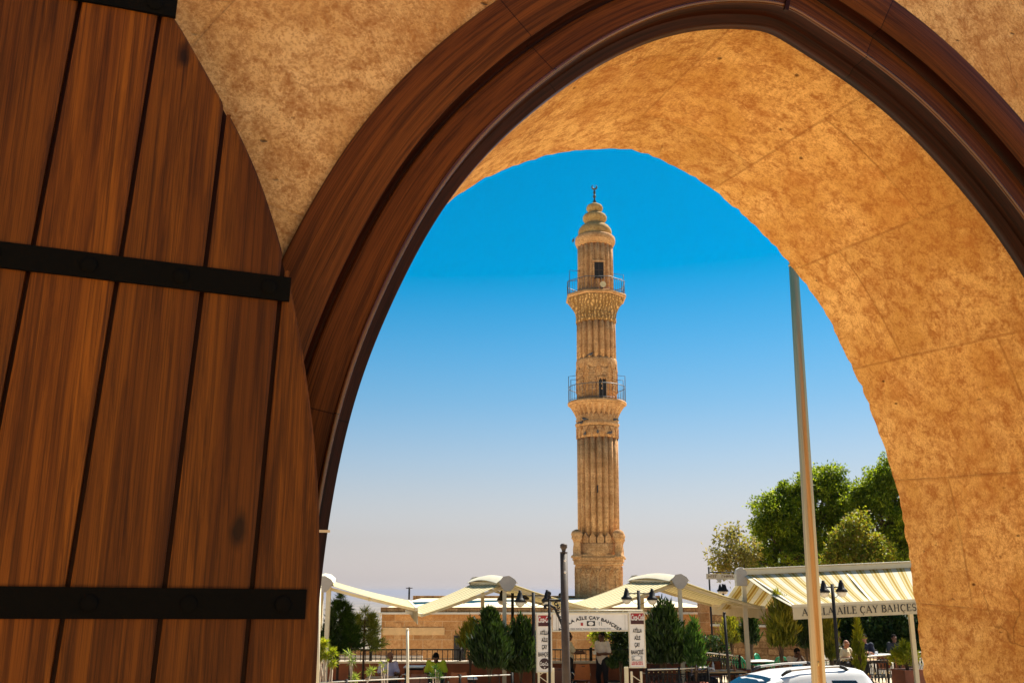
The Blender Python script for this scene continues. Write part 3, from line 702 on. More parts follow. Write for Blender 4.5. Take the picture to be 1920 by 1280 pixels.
# loudspeaker and pigeons
zl = mz(549); q = Vector((MX + .01 * (mz(540) - ZB) + (1130 - MU) * mr(540, 2), MD - r2 * .82, zl))
spk = thing('loudspeaker', 'white horn loudspeaker on the minaret\'s upper balcony below the window', 'loudspeaker', q)
m = MB(); m.tube([(0, -.22, 0), (0, -.2, 0), (0, .0, 0), (0, .1, 0)], [.20, .18, .08, .07], 16); m.build('horn', M['horncream'], spk)
m = MB(); m.tube([(0, .1, 0), (0, .28, 0)], .10, 12); m.build('driver', M['greycap'], spk)
m = MB(); m.box((0, .15, -.25), (.06, .06, .5)); m.build('bracket', M['iron'], spk)
def pigeon():
    m = MB(); m.ball((0, 0, .10), (.085, .14, .075), 10); m.ball((0, -.115, .185), (.042, .048, .045), 8); m.tube([(0, -.08, .12), (0, -.11, .18)], [.06, .04], 8)
    m.tube([(0, .10, .10), (0, .24, .05)], [.05, .025], 6); m.tube([(0, -.155, .185), (0, -.185, .175)], [.014, .004], 5)
    for s in (-1, 1): m.tube([(s * .03, 0, .04), (s * .03, -.01, -.0)], .01, 4)
    return m
for i, (u, v, w, lb) in enumerate(((1088, 798, 84, 'grey pigeon perched at the left end of the moulding below the lower balcony'), (1095, 792, 79, 'grey pigeon on the moulding just above the leftmost one, below the lower balcony'), (1151, 792, 79, 'grey pigeon at the right of the moulding below the lower balcony'), (1095, 819, 79, 'grey pigeon in the leftmost occupied niche of the minaret neck'), (1118, 817, 79, 'grey pigeon in the middle niche of the minaret neck'), (1141, 818, 79, 'grey pigeon in the rightmost occupied niche of the minaret neck'), (1107, 674, 77, 'grey pigeon perched on the band above the lower balcony'), (1080, 452, 76, 'small dark pigeon perched on the top cornice under the dome'))):
    R = mr(v, w) + .06; x = (u - MU) * mr(v, 2); y = -math.sqrt(max(0, R * R - min(x * x, R * R)))
    o = pigeon().build('pigeon', M['pigeon']); o.location = (MX + x + .01 * (mz(v) - ZB), MD + y, mz(v) - .06); o.rotation_euler = (0, 0, random.uniform(-2, 2)); tag(o, lb, 'pigeon', 'pigeons on the minaret')
# ------------------------------------------------------------------ tea garden
mb = MB(); mb.box((2, 30.6, .004), (44, 11.6, .02)); struct(mb.build('terrace', M['paving']))
AW = cloth_stripes('cream_awning_cloth', None, [(0, (.74, .66, .42)), (.55, (.20, .14, .03)), (.80, (.70, .62, .40))], .50, .32)
AWB = cloth_stripes('striped_awning_cloth', None, [(0, (.66, .62, .5)), (.30, (.50, .35, .08)), (.38, (.62, .54, .28)), (.52, (.42, .27, .05)), (.68, (.62, .54, .28)), (.82, (.50, .35, .08)), (.88, (.66, .62, .5))], .40, .35)
VAL = plain('valance_cloth', (.50, .42, .28), .85, 0, .12, 3)

def sheet(name, a, b, c_, d_, mat, parent, sag=.04, n=30, m=18, th=.012):
    """cloth a-b (ridge) to c-d (eave); UV.x along the ridge in metres"""
    Lr = (b - a).length; mb = MB()
    for off in (0, -th):
        P, uv = [], []
        for i in range(n + 1):
            f = i / n; r, uu = [], []
            for j in range(m + 1):
                g = j / m; p = a.lerp(b, f).lerp(c_.lerp(d_, f), g); p = p + Vector((0, 0, off - sag * 4 * g * (1 - g) + .004 * math.sin(f * 17 + g * 4))); r.append(p); uu.append((f * Lr, g))
            P.append(r); uv.append(uu)
        mb.grid(P, uv=uv)
    return mb.build(name, mat, parent, fix=False)

def double_awning(label, N, Fp, wings, post_uv, with_disc=True, label_extra=None):
    """N, Fp ridge ends; wings: list of (near eave, far eave, hang)"""
    base = Vector((N.x, N.y, 0)); t = thing('double_awning', label, 'awning', base, 0, 'retractable awnings over the tea garden')
    L = lambda p: Vector(p) - base
    n, f = L(N), L(Fp); ax_ = (f - n).normalized(); up = Vector((0, 0, 1)); sd_ = ax_.cross(up).normalized()
    mb = MB()
    for p in post_uv:
        q = L(p); mb.tube([(q.x, q.y, 0), (q.x, q.y, q.z)], .055, 12)
    for k, p in enumerate(post_uv):
        q = L(p); pm = MB(); pm.box((q.x, q.y, q.z / 2), (.11, .11, q.z)); pm.box((q.x, q.y, .012), (.26, .26, .02)); pm.build('post', M['creamsteel'], t, .008)
    # cassette: two rolls under a slightly bowed hood
    m = MB()
    for s in (-1, 1): m.tube([n + sd_ * .11 * s - up * .02, f + sd_ * .11 * s - up * .02], .075, 10)
    m.beam(n - up * .1, f - up * .1, .1, .09); m.build('cassette', M['creamsteel'], t)
    m = MB(); K = 10
    for s in (-1, 1):
        P = []
        for i in range(K + 1):
            g = i / K; p = n.lerp(f, g); h = .11 + .09 * math.sin(PI * g) + .02
            P.append([p + up * h, p + sd_ * s * .16 + up * (h - .03), p + sd_ * s * .30 + up * (h - .14)])
        m.grid(P); m.grid([[q - up * .012 for q in r] for r in P])
    m.build('hood', M['whitetop'] if False else M['creamsteel'], t)
    for e, d_ in ((n, -1), (f, 1)):
        pts = [(-.24, .02), (-.12, .17), (.04, .19), (.2, .10), (.25, .02), (.17, -.12), (.08, -.22), (-.08, -.22), (-.17, -.12)]
        m = MB(); m.prism([e + sd_ * a + up * b + ax_ * .03 * d_ for a, b in pts], ax_ * .035 * d_); m.build('end_plate', M['greycap'], t, .004)
    for (en, ef, hang, s) in wings:
        en, ef = L(en), L(ef); a = n + sd_ * s * .1 - up * .01; b = f + sd_ * s * .1 - up * .01
        w = sheet('cloth', a, b, en, ef, AW, t)
        m = MB(); m.beam(en - up * .02, ef - up * .02, .07, .08); m.build('front_bar', M['creamsteel'], t)
        for g0, g1 in ((.06, .04), (.94, .96)):
            p = n.lerp(f, g0) - up * .1; q = en.lerp(ef, g1) - up * .05; k = p.lerp(q, .5) - up * .02 + ax_ * (.0 if g0 < .5 else -.0)
            m = MB(); m.beam(p, k, .05, .075); m.beam(k, q, .045, .065); m.ball(k, .05, 8); m.build('folding_arm', M['creamsteel'], t)
        if hang:
            m = MB(); P = []
            for i in range(25):
                g = i / 24; p = en.lerp(ef, g); o = (en - n); o.z = 0; o.normalize(); wv = .012 * math.sin(i * 1.9)
                P.append([p - up * .03 + o * .03, p - up * (.03 + hang / 2) + o * (.03 + wv), p - up * (.03 + hang * (1 + .04 * math.sin(i * 2.2))) + o * (.03 + 1.6 * wv)])
            m.grid(P); m.grid([[q + (en - n).normalized() * .006 for q in r] for r in P]); m.build('valance', VAL, t, fix=False)
    return t
def P3(u, v, D): return at(u, v, D)
aw1 = double_awning('leftmost cream double awning, its wing sloping right beside the dark timber jamb', P3(606, 1093, 25.5), P3(612, 1086, 30.5),
    [(P3(781, 1140, 25.4), P3(766, 1125, 30.6), .36, 1), (P3(440, 1140, 25.5), P3(430, 1134, 30.6), .36, -1)], [P3(617, 1096, 25.7), P3(604, 1096, 30.2)])
aw2 = double_awning('middle cream double awning on a pole above the dark conifers, left of the sign', P3(951, 1092, 27), P3(893, 1092, 31),
    [(P3(1116, 1140, 27.4), P3(1040, 1136, 31.6), 0, 1), (P3(791, 1151, 26.5), P3(762, 1144, 30.5), 0, -1)], [P3(946, 1100, 27.1), P3(905, 1098, 30.8)])
aw3 = double_awning('cream double awning right of the minaret foot, with a plain valance on its right edge', P3(1274, 1088, 28), P3(1192, 1088, 33),
    [(P3(1433, 1137, 28.6), P3(1332, 1132, 33.4), .30, 1), (P3(1120, 1141, 27.3), P3(1056, 1136, 32.4), 0, -1)], [P3(1274, 1096, 28.2), P3(1203, 1096, 32.6)])

# the big lettered awning
nL, nR = P3(1392, 1076, 29), P3(1775, 1059, 29); eL, eR = P3(1485, 1136, 26.6), P3(1790, 1122, 26.6); bL, bR = P3(1345, 1141, 31.6), P3(1740, 1130, 31.6)
base = Vector((nL.x, nL.y, 0)); aw4 = thing('lettered_awning', 'large striped awning with black lettering on its valance, below the big trees', 'awning', base, 0, 'retractable awnings over the tea garden')
L4 = lambda p: p - base; up = Vector((0, 0, 1))
sheet('cloth', L4(nL), L4(nR), L4(eL), L4(eR), AWB, aw4, .06, 20); sheet('rear_cloth', L4(nL), L4(nR), L4(bL), L4(bR), AWB, aw4, .05, 20)
m = MB(); m.beam(L4(nL) + up * .05, L4(nR) + up * .05, .20, .15); m.beam(L4(nL) + up * .145, L4(nR) + up * .145, .26, .035); m.build('cassette', M['creamsteel'], aw4, .01)
m = MB(); q = L4(nL); m.prism([q + Vector((-.02 + a, -.12, b)) for a, b in ((-.19, -.33), (.13, -.33), (.13, .05), (.06, .17), (-.06, .2), (-.16, .14), (-.19, .02))], (0, .26, 0)); m.build('end_plate', M['greycap'], aw4, .01)
for uvb, ztop in (((1394, 1090, 29), None), ((1700, 1080, 28.6), None)):
    p = P3(*uvb); q = L4(p); m = MB(); m.box((q.x, q.y, q.z / 2), (.12, .12, q.z)); m.box((q.x, q.y, .012), (.28, .28, .02)); m.build('post', M['creamsteel'], aw4, .008)
m = MB(); m.beam(L4(eL), L4(eR), .07, .09); m.build('front_bar', M['creamsteel'], aw4)
for g in (.03, .5, .97):
    m = MB(); a = L4(nL).lerp(L4(nR), g) - up * .05; b = L4(eL).lerp(L4(eR), g) - up * .05; m.beam(a, b, .05, .07); m.build('folding_arm', M['creamsteel'], aw4)
ed = (eR - eL).normalized(); HV = .31; fw = Vector((ed.y, -ed.x, 0)).normalized()
m = MB(); P = []
for i in range(41):
    g = i / 40; p = L4(eL).lerp(L4(eR), g) - up * .03 + fw * .045; P.append([p, p - up * HV * .5 + fw * .006 * math.sin(i * 1.3), p - up * HV + fw * .01 * math.sin(i * 1.3)])
m.grid(P); m.grid([[q - fw * .008 for q in r] for r in P]); m.build('valance', VAL, aw4, fix=False)

# ---- lettering
def text_mesh(body, size=1.0, shear=0.0, bold=0.0, ex=.01, space=1.0):
    cu = bpy.data.curves.new('t', 'FONT'); cu.body = body; cu.size = size; cu.shear = shear; cu.offset = bold; cu.extrude = ex; cu.align_x = 'CENTER'; cu.space_character = space; cu.resolution_u = 3
    o = bpy.data.objects.new('t', cu); C.objects.link(o); dg = bpy.context.evaluated_depsgraph_get()
    me = bpy.data.meshes.new_from_object(o.evaluated_get(dg)); bpy.data.objects.remove(o); bpy.data.curves.remove(cu); return me
def put_text(name, body, mat, parent, org, xa, width, height, shear=0, bold=0.0, ex=.004, bend=None, space=1.0, za=Vector((0, 0, 1))):
    me = text_mesh(body, 1.0, shear, bold, .01, space); v = np.zeros(len(me.vertices) * 3, dtype=np.float32); me.vertices.foreach_get('co', v); v = v.reshape(-1, 3)
    cx, cy = (v[:, 0].min() + v[:, 0].max()) / 2, (v[:, 1].min() + v[:, 1].max()) / 2
    x = (v[:, 0] - cx) * width / np.ptp(v[:, 0]); y = (v[:, 1] - cy) * height / np.ptp(v[:, 1]); z = v[:, 2] / .01 * ex
    if bend: R = bend; x, y = (R + y) * np.sin(x / R), (R + y) * np.cos(x / R) - R
    xa = Vector(xa).normalized(); za = Vector(za); ya = xa.cross(za)      # ya points away from the reader
    w = np.array(org)[None] + x[:, None] * np.array(xa) + y[:, None] * np.array(za) - z[:, None] * np.array(ya)
    me.vertices.foreach_set('co', w.astype(np.float32).ravel()); me.update(); me.materials.clear(); me.materials.append(mat)
    o = bpy.data.objects.new(name, me); C.objects.link(o); o.parent = parent; return o
# serif capitals drawn as thick and thin strokes: (x,y) pairs, width
TK, TN = .135, .055
def arc(cx, cy, rx, ry, a0, a1, n=12): return [(cx + rx * math.cos(math.radians(a0 + (a1 - a0) * k / n)), cy + ry * math.sin(math.radians(a0 + (a1 - a0) * k / n))) for k in range(n + 1)]
def serif(x, y, w=.13): return ([(x - w, y), (x + w, y)], .05)
SG = {
 'A': (.78, [([(.06, .02), (.38, 1)], TN), ([(.36, 1), (.70, .02)], TK), ([(.18, .36), (.56, .36)], TN), serif(.08, .02, .1), serif(.68, .02, .12)]),
 'T': (.70, [([(.35, 0), (.35, .97)], TK), ([(.04, .97), (.66, .97)], TN), ([(.05, .97), (.05, .76)], .05), ([(.65, .97), (.65, .76)], .05), serif(.35, .02)]),
 'I': (.34, [([(.17, 0), (.17, 1)], TK), serif(.17, .02), serif(.17, .98), ([(.17, 1.14), (.17, 1.26)], .12)]),
 'L': (.62, [([(.17, 0), (.17, 1)], TK), serif(.17, .98), ([(.04, .025), (.56, .025)], TN), ([(.57, .0), (.57, .24)], .05)]),
 'E': (.66, [([(.17, 0), (.17, 1)], TK), ([(.04, .025), (.58, .025)], TN), ([(.04, .975), (.56, .975)], TN), ([(.17, .52), (.44, .52)], TN), ([(.59, 0), (.59, .22)], .05), ([(.57, 1), (.57, .80)], .05), ([(.45, .42), (.45, .62)], .05)]),
 'C': (.74, [(arc(.40, .5, .31, .47, 105, 255), TK), (arc(.40, .5, .31, .47, 255, 320), TN), (arc(.40, .5, .31, .47, 40, 105), TN), ([(.64, .68), (.64, .97)], .05), ([(.40, .02), (.40, -.10)], .05), (arc(.39, -.17, .08, .08, 80, -140, 6), .05)]),
 'Y': (.74, [([(.37, 0), (.37, .48)], TK), ([(.10, .98), (.37, .46)], TK), ([(.64, .98), (.37, .46)], TN), serif(.37, .02), serif(.11, .98, .11), serif(.64, .98, .1)]),
 'B': (.70, [([(.17, 0), (.17, 1)], TK), ([(.04, .975), (.36, .975)], TN), ([(.04, .025), (.38, .025)], TN), ([(.17, .53), (.38, .53)], TN), (arc(.36, .755, .22, .22, 90, -90), .11), (arc(.38, .28, .25, .255, 90, -90), .12)]),
 'H': (.82, [([(.17, 0), (.17, 1)], TK), ([(.65, 0), (.65, 1)], TK), ([(.17, .52), (.65, .52)], TN), serif(.17, .02), serif(.17, .98), serif(.65, .02), serif(.65, .98)]),
 'S': (.60, [(arc(.30, .73, .21, .25, 60, 270), .09), (arc(.30, .26, .22, .24, 90, -120), .11), ([(.47, .74), (.47, .97)], .05), ([(.10, .05), (.10, .27)], .05)])}
def serif_text(name, body, mat, parent, org, xa, height, za, adv=1.0, th=.006):
    xa = Vector(xa).normalized(); za = Vector(za).normalized(); ya = xa.cross(za); mb = MB(); x = 0
    for ch in body:
        if ch == ' ': x += .34 * adv * height; continue
        w, st = SG[ch]
        for li, (pl, wd) in enumerate(st):
            for (ax0, ay0), (ax1, ay1) in zip(pl[:-1], pl[1:]):
                a, b = Vector((ax0, ay0)), Vector((ax1, ay1)); d = (b - a).normalized(); nn = Vector((-d.y, d.x)) * wd / 2
                if len(pl) > 2: a = a - d * .015; b = b + d * .015
                q = [a + nn, a - nn, b - nn, b + nn]
                W3 = [Vector(org) + xa * (x + p.x * height * adv) + za * p.y * height - ya * (th + .0004 * li) for p in q]
                mb.add(W3, [(0, 1, 2, 3)]); mb.add([p + ya * .004 for p in W3], [(3, 2, 1, 0)])
        x += (w + .08) * adv * height
    o = mb.build(name, mat, parent, fix=False); return o, x
px = L4(eL) + ed * .24 - up * (.03 + HV * .73) + fw * .062
serif_text('lettering', 'ATILLA AILE CAY BAHCESI', M['ink'], aw4, px, ed, .185, Vector((0, 0, 1)), 1.085)

# ---- entrance sign: two lattice legs, two upright panels and an arched-lettering banner
sx = Vector((math.cos(.12), math.sin(.12), 0)); sb = at(1108, 1150, 25.4); sb.z = 0
sign = thing('entrance_sign', 'white sign frame with two upright panels and a black lettered banner across the entrance', 'sign', sb)
def SP(u, v):  # a photo pixel to sign-plane coordinates (metres along sx, height)
    D = 25.4
    for _ in range(4): p = at(u, v, D); s = (p - sb).x / sx.x; D = 25.4 + s * sx.y
    p = at(u, v, D); return (p - sb).x / sx.x, p.z
yb_ = Vector((-sx.y, sx.x, 0))
def sbox(name, u0, v0, u1, v1, th, mat, parent, dy=0.0, bev=.006):
    (a, z1), (b, z0) = SP(u0, v0), SP(u1, v1); m = MB(); m.box(sx * (a + b) / 2 + yb_ * dy + Vector((0, 0, (z0 + z1) / 2)), (b - a, th, z1 - z0), math.atan2(sx.y, sx.x)); return m.build(name, mat, parent, bev)
def stext(name, body, u, v, wpx, hpx, mat, parent, dy, **k):
    a, z = SP(u, v); s = 1860 / 25.4; return put_text(name, body, mat, parent, sx * a + yb_ * dy + Vector((0, 0, z)), sx, wpx / s, hpx / s, **k)
for ui, (u0, v0, u1, v1) in enumerate(((1005, 1150, 1035, 1260), (1178, 1146, 1209, 1251))):
    pn = sbox('panel', u0, v0, u1, v1, .12, M['white'], sign); e = 1.8
    m = MB(); w = u1 - u0
    for (a, b, c_, d_) in ((u0, v0, u0 + e, v1), (u1 - e, v0, u1, v1), (u0, v0, u1, v0 + e), (u0, v1 - e, u1, v1)):
        (x0, z1), (x1, z0) = SP(a, b), SP(c_, d_); m.box(sx * (x0 + x1) / 2 - yb_ * .066 + Vector((0, 0, (z0 + z1) / 2)), (x1 - x0, .016, z1 - z0), math.atan2(sx.y, sx.x))
    m.build('panel_frame', M['creamsteel'], pn)
    uc = (u0 + u1) / 2 + .3
    rd = sbox('red_square', u0 + 3.5, v0 + 3, u1 - 3, v0 + 23, .008, M['red'], pn, -.066, 0)
    sbox('maroon_band', u0 + 3.5, v0 + 15.5, u1 - 3, v0 + 23, .006, M['maroon'], pn, -.070, 0)
    stext('script', 'Coca-Cola', uc, v0 + 10.5, 24, 11, M['white'], pn, -.076, shear=.35, bold=.02, ex=.003)
    for k, (tx, wd) in enumerate((('ATİLLA', 17), ('AİLE', 11.5), ('ÇAY', 10), ('BAHÇESİ', 23))):
        hh = 7.8 + (1.8 if 'İ' in tx else 0) + (1.8 if 'Ç' in tx else 0)
        stext('lettering', tx, uc, v0 + 35 + 13.4 * k - (.9 if 'İ' in tx else 0) + (.9 if 'Ç' in tx else 0), wd, hh, M['ink'], pn, -.066, bold=.022, ex=.003)
    if ui == 0:
        a, z = SP(uc, v1 - 17); ctr = sx * a - yb_ * .064 + Vector((0, 0, z)); r = 9.5 / 73; m = MB()
        m.prism([ctr + sx * r * math.cos(2 * PI * k / 28) + Vector((0, 0, r * math.sin(2 * PI * k / 28))) for k in range(28)], -yb_ * .006); m.build('round_badge', plain('dark_brown_badge', (.035, .012, .012), .5), pn)
        stext('script', 'Coca-Cola', uc, v1 - 17, 17, 7, M['white'], pn, -.076, shear=.3, bold=.02, ex=.003); stext('script', 'v', uc, v1 - 9.5, 3, 3, M['white'], pn, -.076, bold=.02, ex=.003)
    else:
        sbox('picture', u0 + 5, v1 - 23, u1 - 5, v1 - 13.5, .006, M['greypic'], pn, -.066, 0); a, z = SP(uc, v1 - 19)
        m = MB(); m.prism([sx * (a + .085 * math.cos(t_)) - yb_ * .071 + Vector((0, 0, z + .045 * math.sin(t_))) for t_ in [PI * 2 * k / 20 for k in range(20)]], -yb_ * .003); m.build('picture_car', M['white'], pn)
        stext('lettering', 'HALUK KEBAP', uc, v1 - 11, 21, 2.2, M['redink'], pn, -.066, bold=.02, ex=.003); stext('lettering', '0537 870 58 35', uc, v1 - 7.2, 21.5, 3.2, M['redink'], pn, -.066, bold=.03, ex=.003)
bn = sbox('banner', 1036.5, 1150, 1177, 1182, .10, M['white'], sign)
for u in (1042, 1046, 1170.5): sbox('mullion', u, 1151, u + .9, 1181, .012, M['greycap'], bn, -.056, 0)
m = MB()
for v0, v1 in ((1148.2, 1150.2), (1181, 1182.8)):
    (x0, z1), (x1, z0) = SP(1036, v0), SP(1177.5, v1); m.box(sx * (x0 + x1) / 2 + Vector((0, 0, (z0 + z1) / 2)), (x1 - x0, .13, z1 - z0), math.atan2(sx.y, sx.x))
m.build('banner_rail', M['creamsteel'], bn)
s73 = 1860 / 25.4
stext('lettering', 'ATİLLA AİLE ÇAY BAHÇESİ', 1104, 1156.8, 129, 9.2, M['ink'], bn, -.055, bold=.028, bend=1.16, ex=.003, space=1.06)
stext('lettering', 'Kebab  Kahvaltı  Restoran  Muhtesem  İnternet  Evden', 1107, 1177.5, 76, 2.3, M['ink'], bn, -.055, bold=.015, ex=.003)
rd = sbox('tea_glass_mark', 1088, 1166.5, 1092.5, 1172, .006, M['red'], bn, -.055, 0); sbox('dark_picture', 1099.5, 1163.5, 1115, 1172.5, .006, M['ink'], bn, -.055, 0)
a, z = SP(1107, 1168); m = MB(); m.prism([sx * (a + .07 * math.cos(t_)) - yb_ * .059 + Vector((0, 0, z + .045 * math.sin(t_))) for t_ in [PI * 2 * k / 20 for k in range(20)]], -yb_ * .003); m.build('cup_mark', M['white'], bn)
for u in (1122, 1126): sbox('glass_mark', u, 1165, u + 2, 1172, .004, M['greypic'], bn, -.054, 0)
for u0, u1 in ((1010, 1027), (1184, 1202)):
    m = MB(); (a, z1), (b, _) = SP(u0, 1258), SP(u1, 1258)
    for x in (a, b): m.box(sx * x + Vector((0, 0, z1 / 2)), (.05, .05, z1), math.atan2(sx.y, sx.x))
    k = 0; z = .05
    while z < z1 - .1: m.beam(sx * (a if k % 2 else b) + Vector((0, 0, z)), sx * (b if k % 2 else a) + Vector((0, 0, z + .16)), .018, .018); z += .16; k += 1
    m.build('lattice_leg', M['creamsteel'], sign)
m = MB(); (a, z), (b, _) = SP(1036, 1144), SP(1205, 1144); m.tube([sx * a + Vector((0, 0, z)), sx * b + Vector((0, 0, z))], .02, 6)
for u in (1040, 1104, 1168): x, _ = SP(u, 1144); m.tube([sx * x + Vector((0, 0, z - .12)), sx * x + Vector((0, 0, z + .02))], .016, 6)
m.build('top_tube', M['creamsteel'], sign)
# rusty-cream side boards behind each leg
for u in (1032, 1172):
    sbox('side_board', u, 1252 if u < 1100 else 1250, u + 9, 1300, .05, M['creamsteel'], sign, .1)

# ---- small overhead road sign far behind
rs = thing('overhead_sign', 'small weathered name board on a thin pole beyond the awnings', 'sign', (at(1331, 1107, 38).x, 38, -1))
q = at(1331, 1062, 38) - Vector(rs.location); m = MB(); m.tube([(0, 0, 0), (0, 0, q.z)], .035, 8); m.tube([(0, 0, q.z - .2), (1.25, 0, q.z - .22)], .025, 6); m.build('pole', M['iron'], rs)
a, b = at(1324, 1075, 38) - Vector(rs.location), at(1377, 1085, 38) - Vector(rs.location)
m = MB(); m.prism([(a.x, -.05, a.z), (a.x, -.05, b.z), (b.x, -.05, b.z - .02), (b.x, -.05, a.z - .02)], (0, .05, 0)); bd = m.build('board', plain('faded_sign_board', (.50, .42, .30), .7, 0, .15), rs)
m = MB(); x = (a.x * .55 + b.x * .45); m.prism([(x - .12, -.055, b.z), (x + .12, -.055, b.z), (x, -.055, b.z - .14)], (0, .045, 0)); m.build('pointer', M['greycap'], rs)
# illegible brown characters
fade = plain('faded_brown_lettering', (.17, .09, .04), .7); m = MB()
for w0, w1 in ((.08, .36), (.55, .72), (.76, .93)):
    x = a.x + (b.x - a.x) * w0
    while x < a.x + (b.x - a.x) * w1:
        h = (a.z - b.z) * .46; zc = (a.z + b.z) / 2
        m.box((x, -.054, zc), (.022, .006, h)); m.box((x + .03, -.0545, zc + random.choice((-.4, 0, .4)) * h), (.045, .006, .02)); x += .085
m.build('faded_lettering', fade, bd)
M['bandstone'] = plain('pale_plaster_band', (.64, .41, .20), .9, 0, .15, 3, .2)
# ------------------------------------------------------------------ buildings beyond the terrace
def wall_box(m, a, b, th, z0, z1): a, b = Vector((a[0], a[1], 0)), Vector((b[0], b[1], 0)); d = (b - a); m.box(((a + b) / 2).to_tuple()[:2] + ((z0 + z1) / 2,), (d.length, th, z1 - z0), math.atan2(d.y, d.x))
zr = at(800, 1150, 42).z; xL, xR = at(716, 1150, 42).x, at(1336, 1150, 42).x
bld = thing('stone_house', 'low honey stone house with a flat pale roof behind the terrace railing', 'house', ((xL + xR) / 2, 42, -5)); bx = (xL + xR) / 2
m = MB(); m.box((0, 6, (zr + 5) / 2), (xR - xL, 12, zr + 5)); m.build('wall', M['ashlar'], bld)
m = MB(); m.box((0, -.06, zr + 5 + .02), (xR - xL + .3, .5, .07)); m.build('eaves_slab', M['coping'], bld)
m = MB(); m.box((.0, .12, zr + 5 + .06 + .1), (xR - xL + .1, .34, .2)); m.build('parapet', M['rubble'], bld)
m = MB(); m.grid([[Vector((x, .3, zr + 5.20)), Vector((x, 6, zr + 5.34)), Vector((x, 18, zr + 5.50))] for x in (-(xR - xL) / 2, 0, (xR - xL) / 2)]); m.build('roof', M['roofpale'], bld, fix=False)
m = MB(); m.box((0, 18.2, zr + 5.3), (xR - xL + 1, .4, .7)); m.build('rear_parapet', M['rubble'], bld)
m = MB(); q = at(862, 1215, 41.9); m.box((q.x - bx, -.03, q.z + 5), (.5, .12, 1.0)); m.build('window', M['ink'], bld)
m = MB(); q = at(775, 1183, 41.9); m.box((q.x - bx, -.015, q.z + 5), (2.6, .07, .30)); m.build('stone_band', M['bandstone'], bld)
m = MB(); q = at(745, 1200, 41.9); m.box((q.x - bx, -.01, q.z + 5), (.28, .06, 1.4)); m.build('buttress', M['ashlar'], bld)
m = MB(); q = at(714, 1150, 41.8); m.tube([(q.x - bx, -.1, zr + 5), (q.x - bx - .12, -.12, zr + 4.7), (q.x - bx - .1, -.12, zr + 3.2), (q.x - bx - .05, -.12, 1)], .03, 6); m.build('drainpipe', M['white'], bld)
ant = thing('roof_mast', 'thin dark antenna mast on the flat roof left of the minaret', 'antenna', (at(767, 1120, 55).x, 55, zr + .3)); h = at(767, 1100, 55).z - zr - .3
m = MB(); m.tube([(0, 0, 0), (0, 0, h)], .05, 6); m.build('mast', M['iron'], ant); m = MB(); m.tube([(-.18, 0, h - .05), (.18, 0, h - .05)], .025, 5); m.build('crossbar', M['iron'], ant)
# taller wall to the right, and the corner pier
rw = thing('rubble_wall', 'long rough stone garden wall below the lettered awning', 'wall', (at(1336, 1150, 40).x, 40, -5)); o = Vector(rw.location)
m = MB(); wall_box(m, (0, 0), (3.4, -2.2), .6, 0, 7.35); m.build('wall', M['rubble'], rw)
m = MB(); wall_box(m, (-.1, .0), (3.45, -2.3), .75, 7.35, 7.48); wall_box(m, (0, -.04), (3.4, -2.24), .7, 6.55, 6.63); m.build('coping', M['coping'], rw)
pier = thing('stone_pier', 'small stone corner pier at the right end of the flat roof', 'pier', (at(1327, 1130, 41).x, 41, -5)); hp = at(1327, 1116, 41).z + 5
m = MB(); m.box((0, 0, hp / 2), (.75, .6, hp)); m.build('shaft', M['ashlar'], pier); m = MB(); m.box((0, 0, hp + .05), (.9, .75, .1)); m.build('cap', M['coping'], pier)

# terrace edge: low red-brown wall with pale coping and an iron railing
lw = thing('terrace_wall', 'low red-brown plastered wall along the back of the terrace', 'wall', (0, 30.5, 0))
xa, xb = at(560, 1240, 30.5).x, at(1325, 1240, 30.5).x
zc = at(700, 1243, 30.3).z
m = MB(); m.box(((xa + xb) / 2, 0, zc / 2), (xb - xa, .25, zc)); m.build('wall', M['redplaster'], lw)
m = MB(); m.box(((xa + xb) / 2, 0, zc + .03), (xb - xa, .36, .06)); m.build('coping', M['coping'], lw)
rl = thing('terrace_railing', 'plain black iron railing standing on the low red-brown wall', 'railing', (0, 30.5, zc + .06)); hr = at(700, 1217, 30.5).z - zc - .06
m = MB(); m.tube([(xa, 0, hr), (xb, 0, hr)], .022, 6); m.tube([(xa, 0, .06), (xb, 0, .06)], .014, 6); m.build('rail', M['iron'], rl)
m = MB(); x = xa
while x < xb: m.tube([(x, 0, 0), (x, 0, hr)], .012, 5); x += .155
m.build('bar_panel', M['iron'], rl)
for u in (695, 863, 985, 1108): x = at(u, 1230, 30.5).x; m = MB(); m.tube([(x, 0, 0), (x, 0, hr + .06)], .045, 6); m.build('post', M['iron'], rl)
lower = thing('lower_terrace_wall', 'pale parapet of a lower terrace seen through the railing at far left', 'wall', (at(650, 1225, 36).x, 35.5, -1))
m = MB(); h = at(650, 1229, 35.5).z + 1; m.box((0, 0, h / 2), (5.5, .3, h)); m.build('wall', M['coping'], lower); m = MB(); m.box((0, .02, h + .12), (5.5, .2, .2)); m.build('band', M['rubble'], lower)

